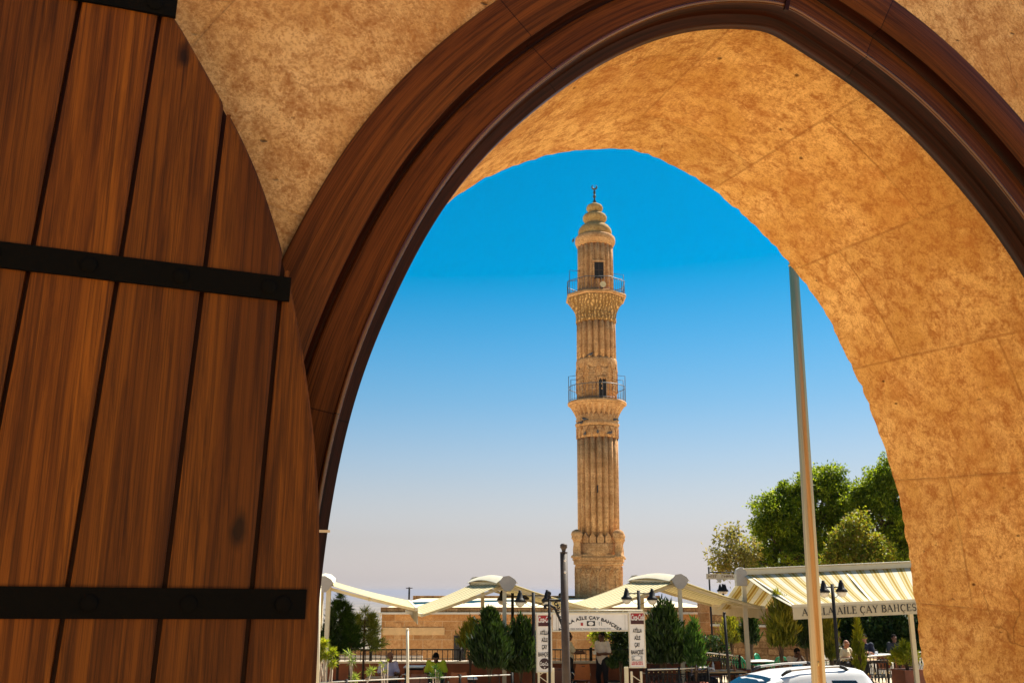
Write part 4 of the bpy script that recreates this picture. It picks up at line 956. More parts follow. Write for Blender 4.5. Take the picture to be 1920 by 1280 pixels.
# front railings
def rail_line(name, label, pts, hts, ornate, zb=0.0):
    o = Vector((pts[0].x, pts[0].y, zb)); t = thing(name, label, 'railing', o); P = [Vector((p.x, p.y, zb)) - o for p in pts]; T = [p + Vector((0, 0, h)) for p, h in zip(P, hts)]
    m = MB(); m.tube(T, .022 if ornate else .014, 6); m.build('top_rail', M['railwhite'], t)
    m = MB(); m.tube([p + Vector((0, 0, .1)) for p in P], .016, 6)
    if ornate: m.tube([p - Vector((0, 0, .14)) for p in T], .014, 6)
    m.build('lower_rail', M['iron'], t)
    mbar, mb_ = MB(), MB(); L = sum((b - a).length for a, b in zip(P[:-1], P[1:])); pos = []
    for (a, b, c_, d_) in zip(P[:-1], P[1:], T[:-1], T[1:]):
        n = max(2, int((b - a).length / (.13 if ornate else .9)))
        for k in range(n): f = (k + .5) / n; pos.append((a.lerp(b, f), c_.lerp(d_, f), (b - a).normalized(), k))
    for p, q, d, k in pos:
        h = (q - p).z
        if ornate:
            mbar.tube([p, p + Vector((0, 0, h))], .012, 5)
            z0, z1 = .16, h - .18; c_ = p + Vector((0, 0, (z0 + z1) / 2))
            for s in (-1, 1):
                mbar.tube([c_ + d * s * (.055 * math.sin(u * PI) * (1 if u < .5 else 1)) + Vector((0, 0, (z1 - z0) * (u - .5) * .9)) for u in [i / 8 for i in range(9)]], .008, 4, cap=False)
                mbar.tube([c_ + d * s * (.03 + .03 * math.cos(a_)) + Vector((0, 0, (z1 - z0) * .42 + .035 * math.sin(a_))) for a_ in [i * PI / 4 for i in range(7)]], .007, 4, cap=False)
            if k % 2 == 0: mb_.ball(c_ + Vector((0, -.02, -.02)), .028, 7)
            mb_.ball(p + Vector((0, -.01, h - .07)), .015, 6)
        else: mbar.tube([p, q], .010, 5)
    mbar.build('scroll_panel' if ornate else 'bar_panel', M['iron'], t)
    if ornate: mb_.build('brass_buttons', M['gold'], t)
    for p, q in zip(P, T): m = MB(); m.tube([p, q + Vector((0, 0, .05))], .032, 6); m.build('post', M['iron'], t)
    return t
rail_line('street_railing', 'thin plain railing along the street at the left of the terrace', [at0(585, 22.8), at0(647, 23.2), at0(760, 23.9), at0(862, 24.4), at0(960, 25)], [.90, .90, .90, .90, .90], False)
rail_line('street_railing', 'thin railing in front of the terracotta pots right of the entrance sign', [at0(1214, 26.3), at0(1275, 26.6), at0(1330, 27.1)], [.92] * 3, True)
rail_line('ornate_railing', 'ornate black scrollwork railing with brass buttons beside the stone jamb', [at0(1530, 30.2), at0(1600, 30.8), at0(1690, 31.6), at0(1745, 32.2)], [.86, .92, .98, 1.02], True)
rail_line('ornate_railing', 'dark slanting scrollwork railing behind the laid wooden table', [at0(1322, 32.5), at0(1352, 31.6), at0(1390, 30.5)], [.98] * 3, True)

# ------------------------------------------------------------------ poles and lamps
fp = thing('flagpole', 'tall polished steel flagpole with a small gold ball, in front of the stone jamb', 'flagpole', (0, 0, 0)); b = at(1536, 1290, 11.0); tpt = at(1488, 500, 11.0)
lean = (tpt.x - b.x) / (tpt.z - b.z); fx = b.x - lean * b.z; fp.location = (fx, 11, 0); zt = tpt.z
m = MB(); n = 40; P = []
for k, z in enumerate([0, .02, .3] + [zt * i / 8 for i in range(1, 9)]):
    r = .088 - .030 * z / zt
    P.append([Vector((lean * z + r * (1 - .05 * abs(math.sin(5 * a))) * math.cos(a), r * (1 - .05 * abs(math.sin(5 * a))) * math.sin(a), z)) for a in [2 * PI * i / n for i in range(n + 1)]])
m.grid(P); m.build('shaft', M['steel'], fp)
m = MB(); m.lathe([(.055, zt), (.062, zt + .01), (.062, zt + .03), (.03, zt + .04), (.028, zt + .05), (.05, zt + .07), (.058, zt + .10), (.05, zt + .13), (.01, zt + .15)], 16, (lean * zt, 0, 0)); m.build('ball_finial', M['gold'], fp)
m = MB(); m.lathe([(.2, 0), (.2, .03), (.12, .05), (.10, .16)], 20); m.build('base_flange', M['steel'], fp)
m = MB(); m.ball((lean * .95 + .0, -.088, at(1540, 1242, 11).z), (.01, .012, .03)); m.build('cleat', M['gold'], fp)

bp = at(1062, 1290, 15); tp_ = at(1057, 1036, 15); bol = thing('iron_post', 'dark painted iron post with a ball finial in front of the entrance sign', 'post', (bp.x, 15, 0)); h = tp_.z
ln = (tp_.x - bp.x) / (h - bp.z)
m = MB(); m.tube([(-ln * bp.z, 0, 0), (ln * (h - bp.z), 0, h)], [.068, .056], 18); m.build('shaft', M['paintiron'], bol)
m = MB(); zz = at(1057, 1018, 15).z - h; m.lathe([(.056, 0), (.060, .004), (.060, .012), (.026, .02), (.034, zz * .35), (.046, zz * .5), (.058, zz * .56), (.052, zz * .66), (.058, zz * .78), (.04, zz * .95), (.005, zz)], 18, (ln * (h - bp.z), 0, h)); m.build('ball_finial', M['paintiron'], bol)
m = MB(); m.lathe([(.12, 0), (.12, .05), (.085, .08), (.08, .3), (.068, .34)], 18, (0, 0, 0)); m.build('base_collar', M['paintiron'], bol)
for v in (1050, 1072): m = MB(); q = at(1059, v, 15); m.ball((q.x - bp.x, -.058, q.z), (.016, .008, .022)); m.build('paint_chip', M['white'], bol)

sc = at(1036, 1150, 20); lamp = thing('scroll_lamp', 'ornate black iron lamp post with scrolled arms just left of the ball topped post', 'street lamp', (at(1030, 1150, 20).x, 20, 0))
Lp = lambda u, v: at(u, v, 20) - Vector(lamp.location)
m = MB(); m.tube([(Lp(1030, 1300).x, 0, 0), Lp(1030, 1112)], .028, 8)
for v in (1112, 1119, 1158): m.ball(Lp(1030, v), (.04, .04, .05), 8)
m.build('post', M['iron'], lamp)
m = MB(); m.tube([Lp(1017, 1128), Lp(1024, 1124.5), Lp(1052, 1125)], .03, 6); m.tube([Lp(1022, 1137), Lp(1023, 1134), Lp(1032, 1134), Lp(1040, 1139), Lp(1046, 1152), Lp(1052, 1166), Lp(1056, 1176)], .026, 6); m.tube([Lp(1022, 1133.5), Lp(1022, 1141)], .032, 6)
for c_, r in (((1043, 1131), 3.2), ((1046, 1146), 3), ((1051, 1158), 2.6), ((1047, 1137), 2.4)):
    m.tube([Lp(c_[0] + r * math.cos(a), c_[1] + r * math.sin(a)) for a in [i * PI / 4 for i in range(8)]], .014, 5)
m.ball(Lp(1051, 1115), .045, 8); m.build('scroll_arm', M['iron'], lamp)

def globe_lamp(label, u, vt, D, arms, zground=0.0):
    """arms: (du, dv of the globe centre, scale)"""
    t = thing('garden_lamp', label, 'street lamp', (at(u, vt, D).x, D, zground), 0, 'black lamp posts in the tea garden'); o = Vector(t.location); q = at(u, vt, D) - o
    m = MB(); m.tube([(0, 0, 0), (0, 0, q.z)], .045, 10); m.lathe([(.12, 0), (.11, .1), (.06, .16), (.05, .4)], 10); m.build('post', M['iron'], t)
    for du, dv in arms:
        e = at(u + du, vt + 6, D) - o; g = at(u + du, vt + dv, D) - o
        m = MB(); m.tube([(0, 0, e.z), e], .018, 6); m.tube([(e.x * k / 8, 0, e.z - .28 + .26 * (k / 8) ** 2) for k in range(7)], .008, 5); m.tube([e + Vector((0, 0, .06)), (g.x, 0, g.z + .24)], .03, 6); m.build('arm', M['iron'], t)
        m = MB(); m.lathe([(.035, .30), (.045, .24), (.06, .22), (.085, .10), (.10, .09), (.15, .035), (.152, .0), (.13, .0)], 16, g); m.build('cap', M['iron'], t)
        m = MB(); m.lathe([(.125, 0.0)] + [(.125 * math.cos(a), -.13 * math.sin(a)) for a in [PI / 2 * k / 7 for k in range(1, 8)]], 16, g); m.build('globe', M['globe'], t)
    return t
globe_lamp('black two-globe lamp post at the left edge of the entrance sign', 1000, 1110, 26.2, [(-25, 18), (26, 17)])
globe_lamp('black two-globe lamp post between the left conifers and the sign, furthest left', 961, 1111, 30, [(-20, 14), (22, 12)])
globe_lamp('black two-globe lamp post rising above the right sign panel', 1197, 1106, 27, [(-22, 17), (26, 18)])
globe_lamp('black lamp post in front of the lettered valance, half hidden by the flagpole', 1560, 1094, 25.6, [(-15, 16), (18, 15)])
globe_lamp('distant black three-headed lamp behind the long rough wall', 1355, 1094, 43, [(-4.5, 14), (4.5, 14)], -4)
def pole(name, label, u0, u1, vt, D, r, mat, cat='pole'):
    p = at(u0, vt, D); q = at(u1, 1300, D); t = thing(name, label, cat, (q.x, D, 0)); o = Vector(t.location); dx = (p.x - q.x)
    m = MB(); m.tube([(0, 0, 0), (dx, 0, p.z)], r, 10); m.build('shaft', mat, t); m = MB(); m.lathe([(r + .005, 0), (r + .008, .02), (r * .6, .03), (.005, .035)], 10, (dx, 0, p.z)); m.build('cap', mat, t); m = MB(); m.lathe([(r * 2.2, 0), (r * 2.2, .015), (r * 1.2, .03)], 10); m.build('foot', mat, t)
pole('cream_pole', 'slim cream pole without any lamp, standing by the dark backed chair at left', 764, 766, 1180, 23.2, .033, M['creamsteel'])
pole('black_pole', 'slim black pole under the plain valance, by the laid wooden table', 1358, 1370, 1149, 25, .035, M['iron'])
pole('cream_pole', 'pale cream pole at far left beside the dark timber jamb', 599, 596, 1100, 22, .04, M['creamsteel'])

# ------------------------------------------------------------------ car
def car():
    ox, oy = 4.68, 16.72; yaw = math.radians(16); t = thing('silver_car', 'silver-white estate car with roof rails parked below the flagpole', 'car', (0, 0, 0))
    # local: x towards the rear, y away from the viewer, z up; roof rail front on the near side at local (0, 0)
    t.location = (ox, oy, 0); t.rotation_euler = (0, math.radians(-2.6), yaw)
    paint = NT('silver_car_paint'); o = paint.coord('Object'); fl = paint.noise(o, 900, 2)
    pm = paint.done(paint.ramp(fl, [(.3, (.70, .69, .67)), (.7, (.78, .77, .75))]), .3, None, .1, .4); paint.b.inputs['Coat Weight'].default_value = .4; paint.b.inputs['Coat Roughness'].default_value = .06
    glass = NT('tinted_car_glass'); gm = glass.done((.012, .014, .015), .05, None, 0, .8)
    rub = plain('black_rubber', (.012, .012, .012), .7)
    # stations: x, roof z, belt z, half width at roof, half width at belt
    ZR = 1.545
    st = [(-2.02, .62, .55, .60, .66), (-1.95, .80, .72, .70, .80), (-1.5, .92, .84, .74, .85), (-1.05, .98, .90, .72, .86), (-.98, 1.0, .92, .70, .86), (-.62, 1.27, .94, .62, .865), (-.30, 1.45, .95, .58, .87), (-.12, 1.495, .955, .575, .87), (.3, ZR, .96, .575, .872), (.8, ZR + .005, .965, .575, .872), (1.25, ZR - .005, .97, .57, .87), (1.55, ZR - .035, .975, .56, .865), (1.66, 1.40, .98, .55, .86), (1.80, 1.12, .97, .60, .84), (1.88, .92, .88, .66, .82), (1.90, .45, .42, .66, .80)]
    CY = .78
    def section(x, zr, zb, wr, wb):
        pts = [(wb - .02, .22), (wb, .32), (wb + .012, (.32 + zb) / 2), (wb, zb - .04), (wb - .015, zb)]
        for k in (.25, .5, .75, .92): pts.append((wb - .015 + (wr - wb + .015) * k, zb + (zr - .06 - zb) * k))
        pts += [(wr - .005, zr - .045), (wr - .04, zr - .018), (wr - .12, zr), (wr * .5, zr + .018), (0, zr + .024)]
        full_ = [(y, z) for y, z in pts] + [(-y, z) for y, z in pts[-2::-1]]
        return [Vector((x, CY - .0 + (-y), z)) for y, z in full_]
    def interp(n):
        out = []
        for i in range(len(st) - 1):
            for k in range(n): out.append(tuple(st[i][j] + (st[i + 1][j] - st[i][j]) * k / n for j in range(5)))
        return out + [st[-1]]
    S2 = [section(*s) for s in interp(4)]
    m = MB(); m.grid(S2); nn = len(S2[0])
    for r in (S2[0], S2[-1]): m.add(r, [tuple(range(nn))])
    body = m.build('body', pm, t)
    def patch(name, uvs, off, mat, side):
        """glass patch on the near (1) or far (-1) side; uvs = (x, k) outline with k 0 belt - 1 roof"""
        pts = []
        S_ = interp(8); 
        for x, k in uvs:
            s = min(S_, key=lambda q: abs(q[0] - x)); y = s[4] - .015 + (s[3] - s[4] + .015) * k; z = s[2] + (s[1] - .06 - s[2]) * k
            pts.append(Vector((x, CY - side * (y + off), z)))
        c = sum(pts, Vector()) / len(pts); mm = MB(); mm.add(pts + [c], [(i, (i + 1) % len(pts), len(pts)) for i in range(len(pts))]); mm.add([p + Vector((0, side * .015, 0)) for p in pts] + [c + Vector((0, side * .015, 0))], [(i, (i + 1) % len(pts), len(pts)) for i in range(len(pts))])
        return mm.build(name, mat, t)
    for side in (1, -1):
        patch('side_window', [(-.72, .05), (-.15, .05), (-.15, .80), (-.30, .80), (-.5, .5)], .02, gm, side)
        patch('side_window', [(.02, .05), (.72, .05), (.72, .84), (.06, .84)], .02, gm, side)
        patch('side_window', [(.84, .06), (1.36, .12), (1.42, .3), (1.30, .80), (.84, .84)], .02, gm, side)
        rr = MB(); yy = CY - side * .50
        R_ = [Vector((-.02, yy, ZR - .012)), Vector((.06, yy, ZR + .035)), Vector((.16, yy, ZR + .052)), Vector((.6, yy, ZR + .065)), Vector((1.1, yy, ZR + .055)), Vector((1.2, yy, ZR + .035)), Vector((1.28, yy, ZR - .02))]
        rr.tube(R_, [.016, .022, .02, .018, .02, .022, .016], 8); ra = rr.build('roof_rail', M['greycap'], t)
        e = MB()
        for a_, b_ in ((R_[0], R_[2]), (R_[6], R_[4])): e.tube([a_ + Vector((0, 0, -.004)), (a_ + b_) / 2 + Vector((0, 0, .012)), b_], [.020, .030, .026], 8)
        e.build('rail_foot', rub, ra)
        for x in (-1.25, 1.2):
            w = MB(); w.tube([(x, CY - side * .66, .31), (x, CY - side * .88, .31)], .31, 24); ty = w.build('wheel', rub, t); w = MB(); w.tube([(x, CY - side * .87, .31), (x, CY - side * .892, .31)], .2, 18); w.build('rim', M['chrome'], ty)
        d_ = MB(); d_.tube([(-.66, CY - side * .90, .98), (-.62, CY - side * 1.0, 1.0)], [.03, .03], 6); d_.ball((-.62, CY - side * 1.01, 1.02), (.05, .10, .07), 10); d_.build('mirror', pm, t)
        s_ = MB(); S_ = interp(8)
        pth = []
        for k in (-.05, .2, .5, .8, 1.0): s = min(S_, key=lambda q: abs(q[0] + .06)); pth.append(Vector((-.06, CY - side * (s[4] - .012 + (s[3] - s[4] + .015) * k), s[2] + (s[1] - .06 - s[2]) * k)))
        s_.tube(pth, .006, 4); s_.build('door_seam', rub, t)
        l = MB(); l.ball((-1.93, CY - side * .58, .72), (.08, .14, .08), 10); l.build('headlight', M['globe'], t); l = MB(); l.ball((1.80, CY - side * .68, .95), (.08, .07, .16), 10); l.build('tail_light', M['red'], t)
    # windscreen and rear window
    for nm, (xa_, za_, wa_), (xb_, zb_, wb_), off in (('windscreen', (-.97, 1.02, .74), (-.19, 1.478, .54), Vector((-.01, 0, .012))), ('rear_window', (1.69, 1.36, .52), (1.80, 1.10, .60), Vector((.012, 0, .004)))):
        w = MB(); P = []
        for i in range(7):
            f = i / 6; s = f * 2 - 1
            r = []
            for g in (0, .33, .66, 1):
                x = xa_ + (xb_ - xa_) * g; z = za_ + (zb_ - za_) * g; hw_ = wa_ + (wb_ - wa_) * g
                bow = .028 * (1 - s * s); zz_ = z
                if nm == 'windscreen': S_ = interp(8); sec = min(S_, key=lambda q: abs(q[0] - x)); zz_ = sec[1] + .026 - .022 * s * s; hw_ = sec[3] - .10
                r.append(Vector((x, CY + s * hw_, zz_)) + off)
            P.append(r)
        w.grid(P); w.build(nm, gm, t, fix=False)
    a = MB(); a.tube([(1.35, CY, ZR + .02), (1.48, CY, ZR + .16)], [.008, .004], 5); a.build('aerial', rub, t)
    return t
car()
# ------------------------------------------------------------------ trees
LF = {
 'tree': leafmat('broad_leaf', [(.07, .13, .008), (.15, .22, .012), (.30, .36, .03), (.10, .16, .01)], .58),
 'yellow': leafmat('yellowing_leaf', [(.13, .19, .012), (.24, .27, .025), (.28, .18, .035), (.15, .21, .015), (.33, .33, .05)], .5),
 'thin': leafmat('sparse_leaf', [(.20, .20, .04), (.30, .25, .07), (.14, .15, .035), (.34, .26, .08)], .45),
 'conifer': leafmat('conifer_leaf', [(.010, .026, .006), (.022, .046, .008), (.04, .075, .012), (.016, .036, .008)], .25),
 'pine': leafmat('pine_needle', [(.02, .06, .012), (.05, .12, .02), (.09, .18, .03)], .35),
 'palepine': leafmat('pale_needle', [(.14, .22, .04), (.24, .32, .08), (.32, .38, .12)], .45),
 'lime': leafmat('lime_leaf', [(.25, .32, .02), (.38, .42, .03), (.18, .25, .02), (.45, .42, .05)], .5),
 'gold': leafmat('golden_conifer_leaf', [(.16, .19, .015), (.30, .28, .03), (.09, .12, .012)], .4),
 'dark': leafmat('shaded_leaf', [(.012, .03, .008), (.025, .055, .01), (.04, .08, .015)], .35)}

def clump_points(c, r, n, fill=.75):
    d = nrm(rng.normal(size=(n, 3))); q = rng.uniform(fill ** 3, 1, (n, 1)) ** (1 / 3)
    return np.array(c)[None] + d * q * np.array(r)[None], d

def broad_tree(label, u, D, zb, blobs, nclump, nleaf, L, mats, trunk_r=.16, rc=.55, cat='tree', name='tree', loose=0.0, group='trees beyond the awnings'):
    """blobs: (u, v, radius px, depth offset); clumps sit on and in the blobs, each clump holds leaves"""
    t = thing(name, label, cat, (at(u, 1107, D).x, D, zb), 0, group); o = np.array(t.location); s = D / 1860
    cen, wt = [], []
    for bu, bv, br, dd in blobs: p = at(bu, bv, D + dd); cen.append((np.array(p) - o, br * s)); wt.append(br ** 2)
    wt = np.array(wt) / sum(wt); Ps, Ds, tips = [], [], []
    for k in range(nclump):
        c, r = cen[rng.choice(len(cen), p=wt)]; d = rng.normal(size=3); d /= np.linalg.norm(d); q = rng.uniform(.35, 1.02) ** .6
        cc = c + d * r * q; rr = rc * rng.uniform(.35, 1.35); tips.append(cc)
        n = int(nleaf * rng.uniform(.5, 1.4)); p, dd = clump_points(cc, (rr, rr, rr * .75), n, .3); Ps.append(p); Ds.append(dd * .7 + rng.normal(size=(n, 3)) * .5 + np.array([0, 0, -.35]))
    mats = mats if isinstance(mats, list) else [mats]
    P, Dd = np.concatenate(Ps), np.concatenate(Ds)
    sp = rng.uniform(size=len(P)) < .12; P[sp] += rng.normal(size=(int(sp.sum()), 3)) * rc * .28
    leaves('crown', P, Dd, L, L * .48, mats[0], t)
    m = MB(); top = cen[0][0]
    for c, r in cen:
        if c[2] > top[2]: top = c
    fork = Vector((top[0] * .25, 0, max(1.2, min(c[2] - r * .8 for c, r in cen)))); m.tube([(0, 0, -.3), (0, 0, .4), fork * .6, fork], [trunk_r * 1.5, trunk_r, trunk_r * .85, trunk_r * .7], 9)
    for c, r in cen:
        c = Vector(c); mid = fork.lerp(c, .5) + Vector((0, 0, -.1 * r)); m.tube([fork, mid, c], [trunk_r * .55, trunk_r * .35, trunk_r * .18], 7)
    for cc in tips[:: max(1, len(tips) // 60)]:
        c, r = min(cen, key=lambda q: np.linalg.norm(q[0] - cc)); m.tube([Vector(c), (Vector(c) + Vector(cc)) / 2 + Vector(rng.normal(size=3) * .12), Vector(cc)], [trunk_r * .18, trunk_r * .12, trunk_r * .05], 5)
    m.build('trunk', M['bark'], t)
    return t
broad_tree('large dark green leafy tree behind the flagpole, tallest of the trees', 1500, 46, -3, [(1530, 925, 42, 0), (1475, 975, 45, 0), (1440, 1020, 36, .5), (1500, 1040, 50, 0), (1550, 1000, 48, .4), (1550, 905, 32, 0), (1450, 950, 30, 0), (1575, 950, 34, .5), (1480, 920, 26, 0), (1425, 1052, 26, 0), (1590, 985, 36, .3), (1600, 950, 26, .2), (1520, 890, 18, 0), (1570, 895, 18, 0), (1430, 985, 20, 0)], 360, 170, .15, LF['tree'], .24, .48)
broad_tree('yellow-green tree with turning leaves between the flagpole and the right-hand tree', 1605, 42, -3, [(1578, 1005, 18, 0), (1562, 1045, 22, 0), (1630, 1045, 26, 0), (1600, 1030, 26, 0), (1622, 1000, 18, .6), (1596, 985, 14, 0), (1650, 1062, 24, 0), (1568, 1020, 12, 0), (1640, 1018, 16, 0), (1585, 1060, 22, 0), (1612, 970, 12, .5), (1655, 1035, 14, .5)], 150, 95, .14, LF['yellow'], .10, .34)
broad_tree('green tree at far right, cut off by the edge of the stone arch', 1690, 45, -3, [(1640, 930, 40, 0), (1660, 905, 34, 0), (1690, 880, 36, 0), (1665, 980, 50, 0), (1690, 1030, 52, 0), (1640, 1060, 34, 0), (1720, 950, 50, 0), (1740, 1020, 55, 0), (1628, 955, 28, 0), (1605, 940, 22, 0), (1628, 922, 22, 0), (1648, 905, 22, 0), (1600, 975, 24, 0), (1690, 862, 16, 0), (1672, 868, 12, 0), (1650, 888, 16, 0)], 370, 150, .15, LF['tree'], .22, .44)
broad_tree('thin sparse tree with brownish leaves, leftmost of the trees', 1395, 44, -3, [(1362, 1010, 22, 0), (1350, 1040, 20, 0), (1385, 1000, 20, 0), (1375, 1045, 26, 0), (1400, 1025, 26, 0), (1355, 1062, 16, 0), (1395, 1062, 22, 0)], 75, 34, .17, LF['thin'], .07, .42)
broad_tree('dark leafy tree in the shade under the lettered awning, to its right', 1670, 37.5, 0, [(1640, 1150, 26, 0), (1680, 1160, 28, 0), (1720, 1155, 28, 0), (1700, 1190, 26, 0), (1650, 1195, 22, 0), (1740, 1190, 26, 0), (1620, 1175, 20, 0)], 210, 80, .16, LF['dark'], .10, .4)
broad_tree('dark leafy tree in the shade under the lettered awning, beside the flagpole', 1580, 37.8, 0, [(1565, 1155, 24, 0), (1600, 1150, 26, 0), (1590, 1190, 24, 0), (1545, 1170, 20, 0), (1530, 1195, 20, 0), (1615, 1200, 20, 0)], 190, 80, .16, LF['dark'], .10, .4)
broad_tree('tree with big gleaming leaves behind the waiter, under the banner', 1150, 33.5, 0, [(1163, 1195, 9, 0), (1160, 1210, 10, 0), (1170, 1183, 9, 0), (1168, 1222, 8, 0)], 60, 45, .13, LF['conifer'], .05, .2, 'small tree', group=None)
broad_tree('small yellow-leaved tree behind the waiter\'s head', 1125, 34, 0, [(1120, 1188, 8, 0), (1147, 1186, 7, 0), (1133, 1180, 6, 0), (1122, 1200, 5, 0)], 40, 36, .12, LF['lime'], .035, .18, 'small tree', group=None)

# ------------------------------------------------------------------ potted and planted shrubs
def pot(m, r, h, z=0): m.lathe([(r * .68, z), (r * .70, z + .02), (r * .95, z + h - .06), (r * 1.06, z + h - .06), (r * 1.08, z + h), (r * .94, z + h), (r * .9, z + h - .05), (.001, z + h - .05)], 18)
def conifer(label, u, vt, vb, D, wpx, mat, n, name='conifer_shrub', shape=1.0, spikes=7, L=.16, potted=None, up=1.4, zg=0.0, stem=.025, top_bias=.0, cat='shrub'):
    """upright shrub: flame-shaped sprays of small scale leaves; vt/vb = photo rows of tip and foliage bottom"""
    s = D / 1860; tpt, bpt = at(u, vt, D), at(u, vb, D); t = thing(name, label, cat, (bpt.x, D, zg), 0, 'shrubs of the tea garden'); z0, z1 = bpt.z - zg, tpt.z - zg; R = wpx * s / 2; H = z1 - z0
    Ps, Ds = [], []
    tipn = max(1, spikes); heads = [(0, 0, 1.0, 1.0)] + [(rng.normal() * .50 * R, rng.normal() * .50 * R, rng.uniform(.55, .97), rng.uniform(.34, .62)) for _ in range(tipn)]
    for hx, hy, hh, hr in heads:
        k = int(n / len(heads)); f = rng.beta(1.25, 1.5 + top_bias, k); env = np.sin(np.pi * np.clip(f * .80 + .16, 0, 1)) ** .8 * (1 - f ** 3 * .85)
        a = rng.uniform(0, 2 * PI, k); rad = R * hr * env * np.sqrt(rng.uniform(.10, 1, k)) * (1 + .34 * np.sin(a * 3 + f * 13 + hx * 17) + .22 * np.sin(a * 7 - f * 23 + hy * 29)) * shape * (1 + .5 * (rng.uniform(size=k) > .93) * rng.uniform(size=k))
        p = np.stack([hx * (1 - f * .4) + rad * np.cos(a), hy * (1 - f * .4) + rad * np.sin(a), z0 + H * hh * f + rng.normal(size=k) * .03], 1); Ps.append(p)
        Ds.append(np.stack([np.cos(a) * .6, np.sin(a) * .6, np.full(k, up)], 1) + rng.normal(size=(k, 3)) * .35)
    Pc = np.concatenate(Ps); kp = (np.sin(Pc[:, 0] * 11 + Pc[:, 2] * 5) * np.sin(Pc[:, 2] * 8 - Pc[:, 1] * 9) + rng.normal(size=len(Pc)) * .35) > -.42
    leaves('foliage', Pc[kp], np.concatenate(Ds)[kp], L * 1.15, L * .24, mat, t, .05)
    m = MB(); m.tube([(0, 0, 0), (0, 0, z0 + H * .7)], [stem * 1.3, stem * .5], 6)
    for k in range(7): a = rng.uniform(0, 6.28); q = Vector((.5 * R * math.cos(a), .5 * R * math.sin(a), z0 + H * rng.uniform(.3, .8))); m.tube([(0, 0, z0 * .6), q * .6 + Vector((0, 0, z0 * .3)), q], [stem * .7, stem * .5, stem * .25], 5)
    m.build('stem', M['bark'], t)
    if potted: m = MB(); pot(m, potted, min(.55, max(.3, z0 * .9))); p_ = m.build('pot', M['terracotta'], t); m = MB(); m.lathe([(.001, min(.55, max(.3, z0 * .9)) - .04), (potted * .92, min(.55, max(.3, z0 * .9)) - .04)], 14, cap=False); m.build('soil', M['soil'], p_)
    return t
conifer('big dark conifer shrub left of the cream awning pole', 918, 1142, 1252, 25.9, 78, LF['conifer'], 14400, spikes=9, potted=.32)
conifer('dark rounded conifer shrub between the cream awning pole and the left sign panel', 976, 1158, 1258, 26.4, 66, LF['conifer'], 12800, spikes=9, potted=.30)
conifer('yellow leaved shrub at the left edge of the big dark conifer', 882, 1157, 1216, 27.6, 46, LF['gold'], 2800, spikes=6, L=.13)
conifer('largest dark conifer shrub, right of the right sign panel, in a terracotta pot', 1243, 1126, 1244, 27.2, 86, LF['conifer'], 16800, spikes=11, potted=.36)
conifer('narrow two-tipped conifer in a terracotta pot, right of the largest conifer', 1304, 1160, 1250, 26.9, 44, LF['pine'], 3000, spikes=3, potted=.30, shape=.8)
conifer('pale pointed conifer under the left corner of the lettered awning', 1464, 1112, 1212, 27.6, 56, LF['gold'], 4200, spikes=4, L=.19, shape=.9)
conifer('tall narrow yellow-green shrub right beside the flagpole', 1560, 1130, 1236, 27.2, 34, LF['gold'], 3200, spikes=3, L=.17, shape=.85)
conifer('bright lime green columnar shrub in a red pot below the lettered valance', 1615, 1156, 1258, 29.2, 20, LF['lime'], 2300, spikes=2, L=.14, potted=.24, shape=.8)
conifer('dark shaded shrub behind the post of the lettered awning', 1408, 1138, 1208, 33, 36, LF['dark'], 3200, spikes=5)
conifer('loose green shrub left of the lettered awning post', 1372, 1140, 1206, 33.5, 40, LF['gold'], 2600, spikes=5, L=.14)
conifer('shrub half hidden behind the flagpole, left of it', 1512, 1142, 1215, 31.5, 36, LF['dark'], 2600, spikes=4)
conifer('dark hanging shrub right of the waiter, left of the right sign panel', 1163, 1222, 1252, 27.4, 26, LF['conifer'], 1400, spikes=4, L=.15)
conifer('lime green bush in a brown planter at the foot of the arch', 1700, 1203, 1246, 30.4, 38, LF['lime'], 1500, spikes=4, L=.15, up=.6)
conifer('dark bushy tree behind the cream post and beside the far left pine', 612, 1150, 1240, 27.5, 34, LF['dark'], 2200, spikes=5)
hd = thing('hedge', 'dark clipped hedge in front of the stone wall, behind the narrow conifer', 'hedge', at0(1322, 36)); k = 3000
leaves('foliage', np.stack([rng.uniform(-1.2, .9, k), rng.uniform(-.3, .3, k), rng.uniform(.3, 1.35, k)], 1), rng.normal(size=(k, 3)), .12, .06, LF['dark'], hd); m = MB(); m.tube([(-.8, 0, 0), (-.8, 0, .9)], .03, 6); m.tube([(.4, 0, 0), (.4, 0, .9)], .03, 6); m.build('stem', M['bark'], hd)

